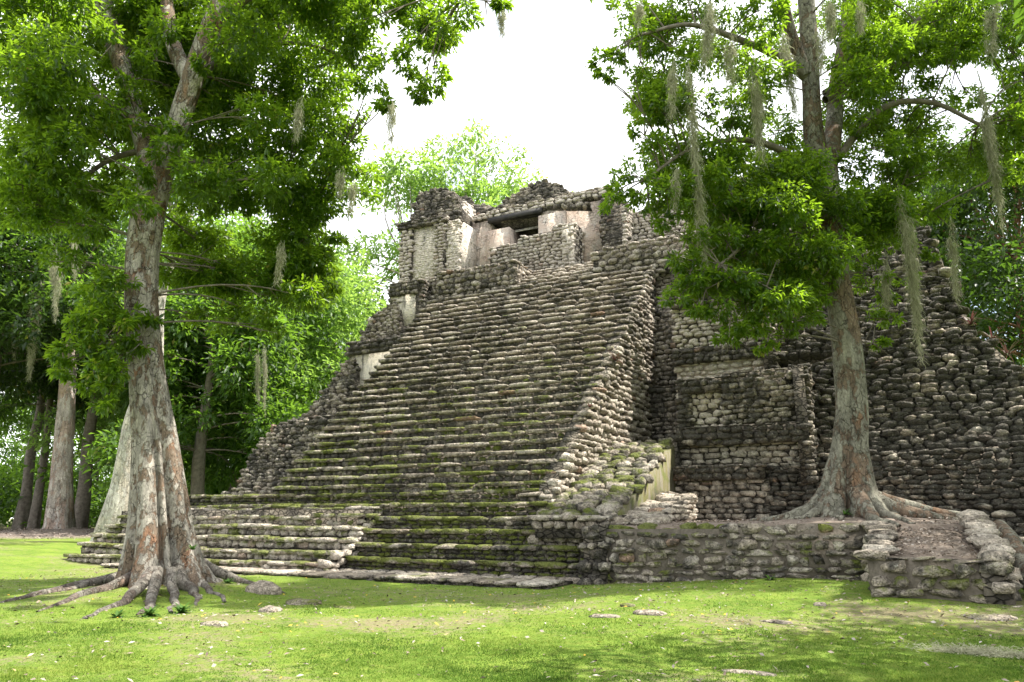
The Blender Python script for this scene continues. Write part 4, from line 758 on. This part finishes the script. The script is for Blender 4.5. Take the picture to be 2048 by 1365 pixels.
# ------------------------------------------------------------------ hanging moss
DR, DL = 15.5, 14.0
for (px, y0, y1, D, wpx, dx, lab) in (
 (1375, 120, 545, 14.6, 26, 38, 'longest pale moss beard hanging before the upper stair flank'), (1420, 0, 140, 14.5, 34, -8, 'broad moss beard high on the outer left boughs of the terrace tree'), (1505, 110, 330, 15, 26, 22, 'moss beard hanging from the forked left bough of the terrace tree'), (1558, 50, 240, 15.2, 24, 40, 'moss beard hanging close left of the terrace tree trunk'),
 (1795, 370, 720, 16, 30, 50, 'long moss beard hanging right of the terrace trunk before the dark rubble'), (1955, 140, 460, 16.5, 26, 52, 'long double moss beard right of the terrace tree before distant leaves'), (1900, 430, 610, 17, 14, 16, 'thin moss beard beside the edge of the rubble slope'), (1770, 500, 640, 16.4, 16, 4, 'short moss beard near the terrace tree trunk'),
 (1660, 0, 90, 15.4, 22, 0, 'moss beard beside the upper trunk of the terrace tree'), (1460, 60, 170, 14.6, 20, 0, 'wispy moss beard on the high left boughs'), (1345, 110, 260, 14.4, 18, 0, 'thin moss beard at the outer left boughs'), (1985, 0, 120, 16, 22, 0, 'moss beard high at the outer right boughs'), (1640, 40, 150, 15.2, 20, 6, 'moss tuft against the terrace tree limb'), (1350, 330, 420, 14.4, 16, 0, 'short moss tuft among the low left leaves of the terrace tree'),
 (1720, 0, 70, 15.6, 20, 0, 'moss tuft on the high right bough of the terrace tree'), (1830, 560, 640, 16.2, 14, 3, 'short moss tuft over the dark rubble'), (1280, 0, 60, 14, 14, 0, 'small dark moss tuft at the outermost left boughs of the terrace tree'),
 (600, 190, 285, 15, 14, -6, 'moss beard among the right boughs of the fluted tree'), (683, 330, 400, 15, 14, 0, 'moss beard at the right edge of the fluted tree crown'), (782, 200, 300, 13.5, 14, 2, 'pale moss beard hanging against the bright sky'), (1004, 20, 72, 12.5, 10, 1, 'small dark moss tassel hanging alone against the sky'), (705, 360, 430, 15.4, 12, 0, 'thin moss beard beside the airy sunlit tree'), (565, 480, 570, 16, 12, -12, 'slanting moss beard under the right boughs of the fluted tree'),
 (515, 700, 810, 36, 10, 2, 'left one of two long moss beards before the dark trees'), (528, 690, 830, 36, 10, 2, 'right one of two long moss beards before the dark trees'), (80, 560, 760, 38, 40, -20, 'ragged moss curtain beside the knobbly pinkish trunk'), (110, 500, 640, 36, 30, 0, 'moss curtain high before the knobbly pinkish trunk'), (150, 480, 560, 34, 14, 0, 'thin moss beard over the knobbly pinkish trunk'), (30, 600, 720, 40, 30, 0, 'moss curtain among the shaded slim trunks')):
    make_moss(px, y0, y1, D, wpx, lab, dx, 1.0 if D < 20 else .8)
# ------------------------------------------------------------------ boulders and loose stones
def rock(px, py, z, w_, d_, h_, label, seed, mat='rock'):
    c = onZ(px, py, z); r_ = np.random.default_rng(seed); u = np.linspace(0, 2 * np.pi, 18, endpoint=False); v = np.linspace(-.5, .5, 9) * np.pi
    A, B = np.meshgrid(u, v, indexing='ij'); X, Y, Z = np.cos(A) * np.cos(B), np.sin(A) * np.cos(B), np.sin(B)
    q = 1 + .7 * (fbm(X * 1.6 + 7, Y * 1.6 + 7, Z * 1.6, seed) - .5); V = np.stack([X * q * w_ / 2, Y * q * d_ / 2, np.sign(Z) * np.abs(Z) ** .8 * q * h_ * .8], -1).reshape(-1, 3)
    j = np.arange(18)[:, None] * 9; j2 = ((np.arange(18) + 1) % 18)[:, None] * 9; kk = np.arange(8)[None, :]
    Fq = np.stack([j + kk, j2 + kk, j2 + kk + 1, j + kk + 1], -1).reshape(-1, 4)
    return obj('boulder', mesh('boulder', V, Fq, M['stone'], True, np.tile(np.array([.35, .25, .15 if seed % 3 else .35, .0]), (162, 1))), None, (float(c[0]), float(c[1]), float(gz(c[0], c[1]))), label=label, category='rock', group='loose stones on the lawn')
for k, a in enumerate([(530, 1182, .05, .85, .5, .24, 'smooth grey boulder lying between the fluted tree and the plinth'), (605, 1202, .03, .75, .45, .10, 'flat pale stone beside the grey boulder'), (540, 1222, .02, .42, .3, .10, 'small mossy stone in the bare patch below the boulder'), (430, 1248, .02, .45, .25, .07, 'low mossy stone in bare earth before the fluted tree'), (690, 1215, .02, .4, .25, .04, 'flat stone slab sunk in grass near the plinth'), (1300, 1228, .05, .5, .3, .07, 'pale flat stone in the lawn below the retaining wall'), (1210, 1232, .04, .45, .3, .05, 'mossy flat stone beside a pale one in the lawn'), (1255, 1216, .04, .25, .2, .05, 'small whitish stone at the lawn hump'), (1550, 1240, .08, .45, .2, .04, 'sunken stone in the leafy patch of lawn'), (1640, 1208, .15, .2, .16, .06, 'small pale stone in grass below the retaining wall'), (1980, 1240, .08, .6, .35, .08, 'flat stone in grass in front of the sloping ramp'), (1760, 1185, .12, .55, .4, .2, 'squarish block fallen at the ramp corner'), (1500, 1345, .0, .5, .2, .03, 'flat stone flush with the foreground lawn'), (1270, 1160, .02, .5, .3, .12, 'rough stone at the foot of the corner pier')]): rock(*a, seed=k + 50)
# moss wad fallen on the lawn
c = onZ(1968, 1304, .03); n = 2600
Q = rng.normal(0, 1, (n, 3)) * [.27, .07, .03]; Q[:, 2] = np.abs(Q[:, 2]); d = rng.normal(0, 1, (n, 3)) * [1, 1, .5]; d /= np.linalg.norm(d, axis=1)[:, None]; s = np.cross(d, rng.normal(0, 1, (n, 3))); s /= np.linalg.norm(s, axis=1)[:, None]
V = np.stack([Q - s * .004, Q + s * .004, Q + d * rng.uniform(.04, .1, n)[:, None]], 1).reshape(-1, 3); cc = np.zeros((n * 3, 4)); cc[:, 0] = np.repeat(rng.uniform(.4, 1, n), 3)
V[:, 2] = np.maximum(V[:, 2], .0)
obj('moss_wad', mesh('moss_wad', V, np.arange(n * 3).reshape(-1, 3), M['moss'], False, cc), None, (float(c[0]), float(c[1]), float(gz(c[0], c[1]))), label='fallen wad of pale dry moss on the grass', category='moss')
# ------------------------------------------------------------------ bromeliads and weeds
def rosette(name, label, cat, c, n, ln, wd, mat, up=.6, group=None, arch=.5):
    b = Bag()
    for q in range(n):
        a = random.uniform(0, 6.28); l = ln * random.uniform(.6, 1.1); e = np.array([math.cos(a), math.sin(a), 0]); sd_ = np.array([-math.sin(a), math.cos(a), 0]); V = []
        k0 = random.uniform(.3, 1) * up
        for tq in np.linspace(0, 1, 5):
            pnt = e * l * tq * (1 - k0 * .5) + ZA * l * (k0 * tq * 1.4 - arch * tq * tq); wq = wd * (1 - tq) ** .6 * .5 + .002
            V += [pnt - sd_ * wq, pnt + sd_ * wq]
        b.add(np.array(V), np.array([[2 * m, 2 * m + 1, 2 * m + 3, 2 * m + 2] for m in range(4)]), np.array([random.random(), 0, 0, 1]))
    o = b.build(name, mat, None, True, loc=[float(x) for x in c]); o['label'] = label; o['category'] = cat
    if group: o['group'] = group
    return o
rosette('bromeliad', 'reddish bromeliad growing high on the stairway flank', 'plant', onX(1232, 722, -7.5), 34, .5, .045, M['bromeliad'], .9)
rosette('bromeliad', 'small red bromeliad lower on the stairway flank', 'plant', onX(1180, 815, -7.5), 22, .35, .04, M['bromeliad'], .9)
for px, py, lab in ((1942, 650, 'dark red bromeliad on the shoulder of the right rubble slope'), (1985, 680, 'green bromeliad below the dark red one on the rubble slope'), (2015, 712, 'spiky bromeliad near the end of the rubble slope'), (2040, 745, 'lowest bromeliad on the rubble slope edge')):
    rosette('bromeliad', lab, 'plant', onY(px, py, 25.0), 26, .75, .05, M['bromeliad'], .8)
for (px, py, z, lab, n, ln) in ((365, 1208, .12, 'low weed patch at the front roots of the fluted tree', 60, .28), (300, 1216, .1, 'ferny weed patch between the left roots', 55, .26), (235, 1222, .08, 'ferny weed tuft beyond the left root', 36, .22), (385, 1100, .6, 'tiny fern sprouting from the fluted trunk', 16, .2), (1540, 1150, .36, 'small weed tuft at the foot of the retaining wall', 30, .2), (1690, 1030, 1.4, 'small fern between the roots of the terrace tree', 24, .25), (455, 1165, .12, 'weed tuft behind the right root of the fluted tree', 40, .22), (1810, 1185, .14, 'weed tuft against the ramp front', 40, .2), (1900, 1195, .12, 'grassy weed tuft under the ramp front', 40, .22)):
    c = onZ(px, py, z) if abs(z - .6) > .01 and z < 1.3 else (tp(px, py, LT, -.62) if z < 1 else tp(px, py, RT, -.7))
    if z < .5: c[2] = gz(c[0], c[1]) - .01
    rosette('weed', lab, 'plant', c, n, ln, .05, M['weed'], .8, 'weeds')
# ------------------------------------------------------------------ grass blades and fallen leaves
n = 420000; u = rng.random(n); px = rng.uniform(-300, 2350, n); py = 1100 + 270 * u ** .75
d = np.stack([(px - 1024) / F, -(py - 682.5) / F], 1); f = cp - d[:, 1] * sp_; rx = d[:, 0] * ca - f * sa; ry = d[:, 0] * sa + f * ca; rz = d[:, 1] * cp + sp_
tt_ = (.08 - H) / rz; X, Y = rx * tt_, ry * tt_
ok = (tt_ > 0) & (Y < 15.2) & ~((Y > 13.8) & (X < -6.3)) & ~((X > -.5) & (X < 1.4) & (Y > 12.9)) & (dirt(X, Y) + rng.normal(0, .10, n) < .45) & (X > -26)
X, Y = X[ok], Y[ok]; n = len(X); Z = gz(X, Y); hgt = rng.uniform(.008, .024, n) * (.45 + 2.2 * np.clip(fbm(X * 1.9, Y * 1.9, seed=31) - .35, 0, .5) * 2 * (rng.random(n) ** 2 + .3)); a = rng.uniform(0, 6.28, n)
wd = .0035 + .0025 * rng.random(n); ln = rng.normal(0, .018, (n, 2))
V = np.stack([np.stack([X - np.cos(a) * wd, Y - np.sin(a) * wd, Z - .003], 1), np.stack([X + np.cos(a) * wd, Y + np.sin(a) * wd, Z - .003], 1), np.stack([X + ln[:, 0], Y + ln[:, 1], Z + hgt], 1)], 1).reshape(-1, 3)
c = np.zeros((n, 4)); c[:, 0] = np.clip(-.15 + 1.3 * fbm(X * 1.1, Y * 1.1, seed=33) + rng.normal(0, .2, n), 0, 1)
obj('grass', mesh('grass', V, np.arange(n * 3).reshape(-1, 3), M['blade'], False, np.repeat(c, 3, 0)), kind='stuff', label='short bright green mossy grass on the lawn', category='grass')
def scatter(X, Y, Z, size, tone, name, label):
    n = len(X); a = rng.uniform(0, 6.28, n); s = size * rng.uniform(.5, 1.4, n); e = np.stack([np.cos(a), np.sin(a), rng.normal(0, .25, n)], 1) * s[:, None]; q = np.stack([-np.sin(a), np.cos(a), rng.normal(0, .4, n)], 1) * (s * .42)[:, None]
    c0 = np.stack([X, Y, Z + .012 + np.abs(e[:, 2]) * .6 + np.abs(q[:, 2]) * .5], 1); V = np.stack([c0 - e * .5, c0 + q * .5 + [0, 0, .004], c0 + e * .5, c0 - q * .5 + [0, 0, .004]], 1).reshape(-1, 3); b = np.arange(n)[:, None] * 4
    c = np.zeros((n, 4)); c[:, 0] = tone; obj(name, mesh(name, V, np.concatenate([b + [[0, 1, 2]], b + [[0, 2, 3]]]), M['litter'], False, np.repeat(c, 4, 0)), kind='stuff', label=label, category='leaves')
X = rng.uniform(-20, 3, 16000); Y = rng.uniform(3.5, 15.2, 16000); k = (rng.random(16000) < .2 + .25 * sst(-7, -3, X) * sst(8.5, 10, Y) + 2.2 * np.clip(dirt(X, Y) - .36, 0, .5)) & ~((Y > 13.7) & (X < -6.2)) & ~((X > -.6) & (X < 1.45) & (Y > 12.8))
X, Y = X[k], Y[k]; scatter(X, Y, gz(X, Y), .055, rng.random(len(X)), 'fallen_leaves', 'dry fallen leaves scattered over the lawn')
X = rng.uniform(-5.5, 1.3, 2600); Y = rng.uniform(15.6, 20, 2600); scatter(X, Y, tz(X, Y), .06, rng.random(2600) * .93, 'terrace_leaves', 'dry fallen leaves covering the earth terrace')
X = rng.uniform(-.15, 1.0, 900); Y = rng.uniform(13.2, 16, 900); scatter(X, Y, .79 + (Y - 13.15) * .1705, .06, .35 + rng.random(900) * .57, 'ramp_leaves', 'pale dry leaves lying in the sloping stone ramp')
X = TR1[0] + rng.normal(0, 4.5, 5000); Y = TR1[1] + rng.normal(0, 4.5, 5000); scatter(X, Y, gz(X, Y), .1, rng.random(5000) * .9, 'mound_leaves', 'dry leaf litter on the mound round the knobbly trunk')
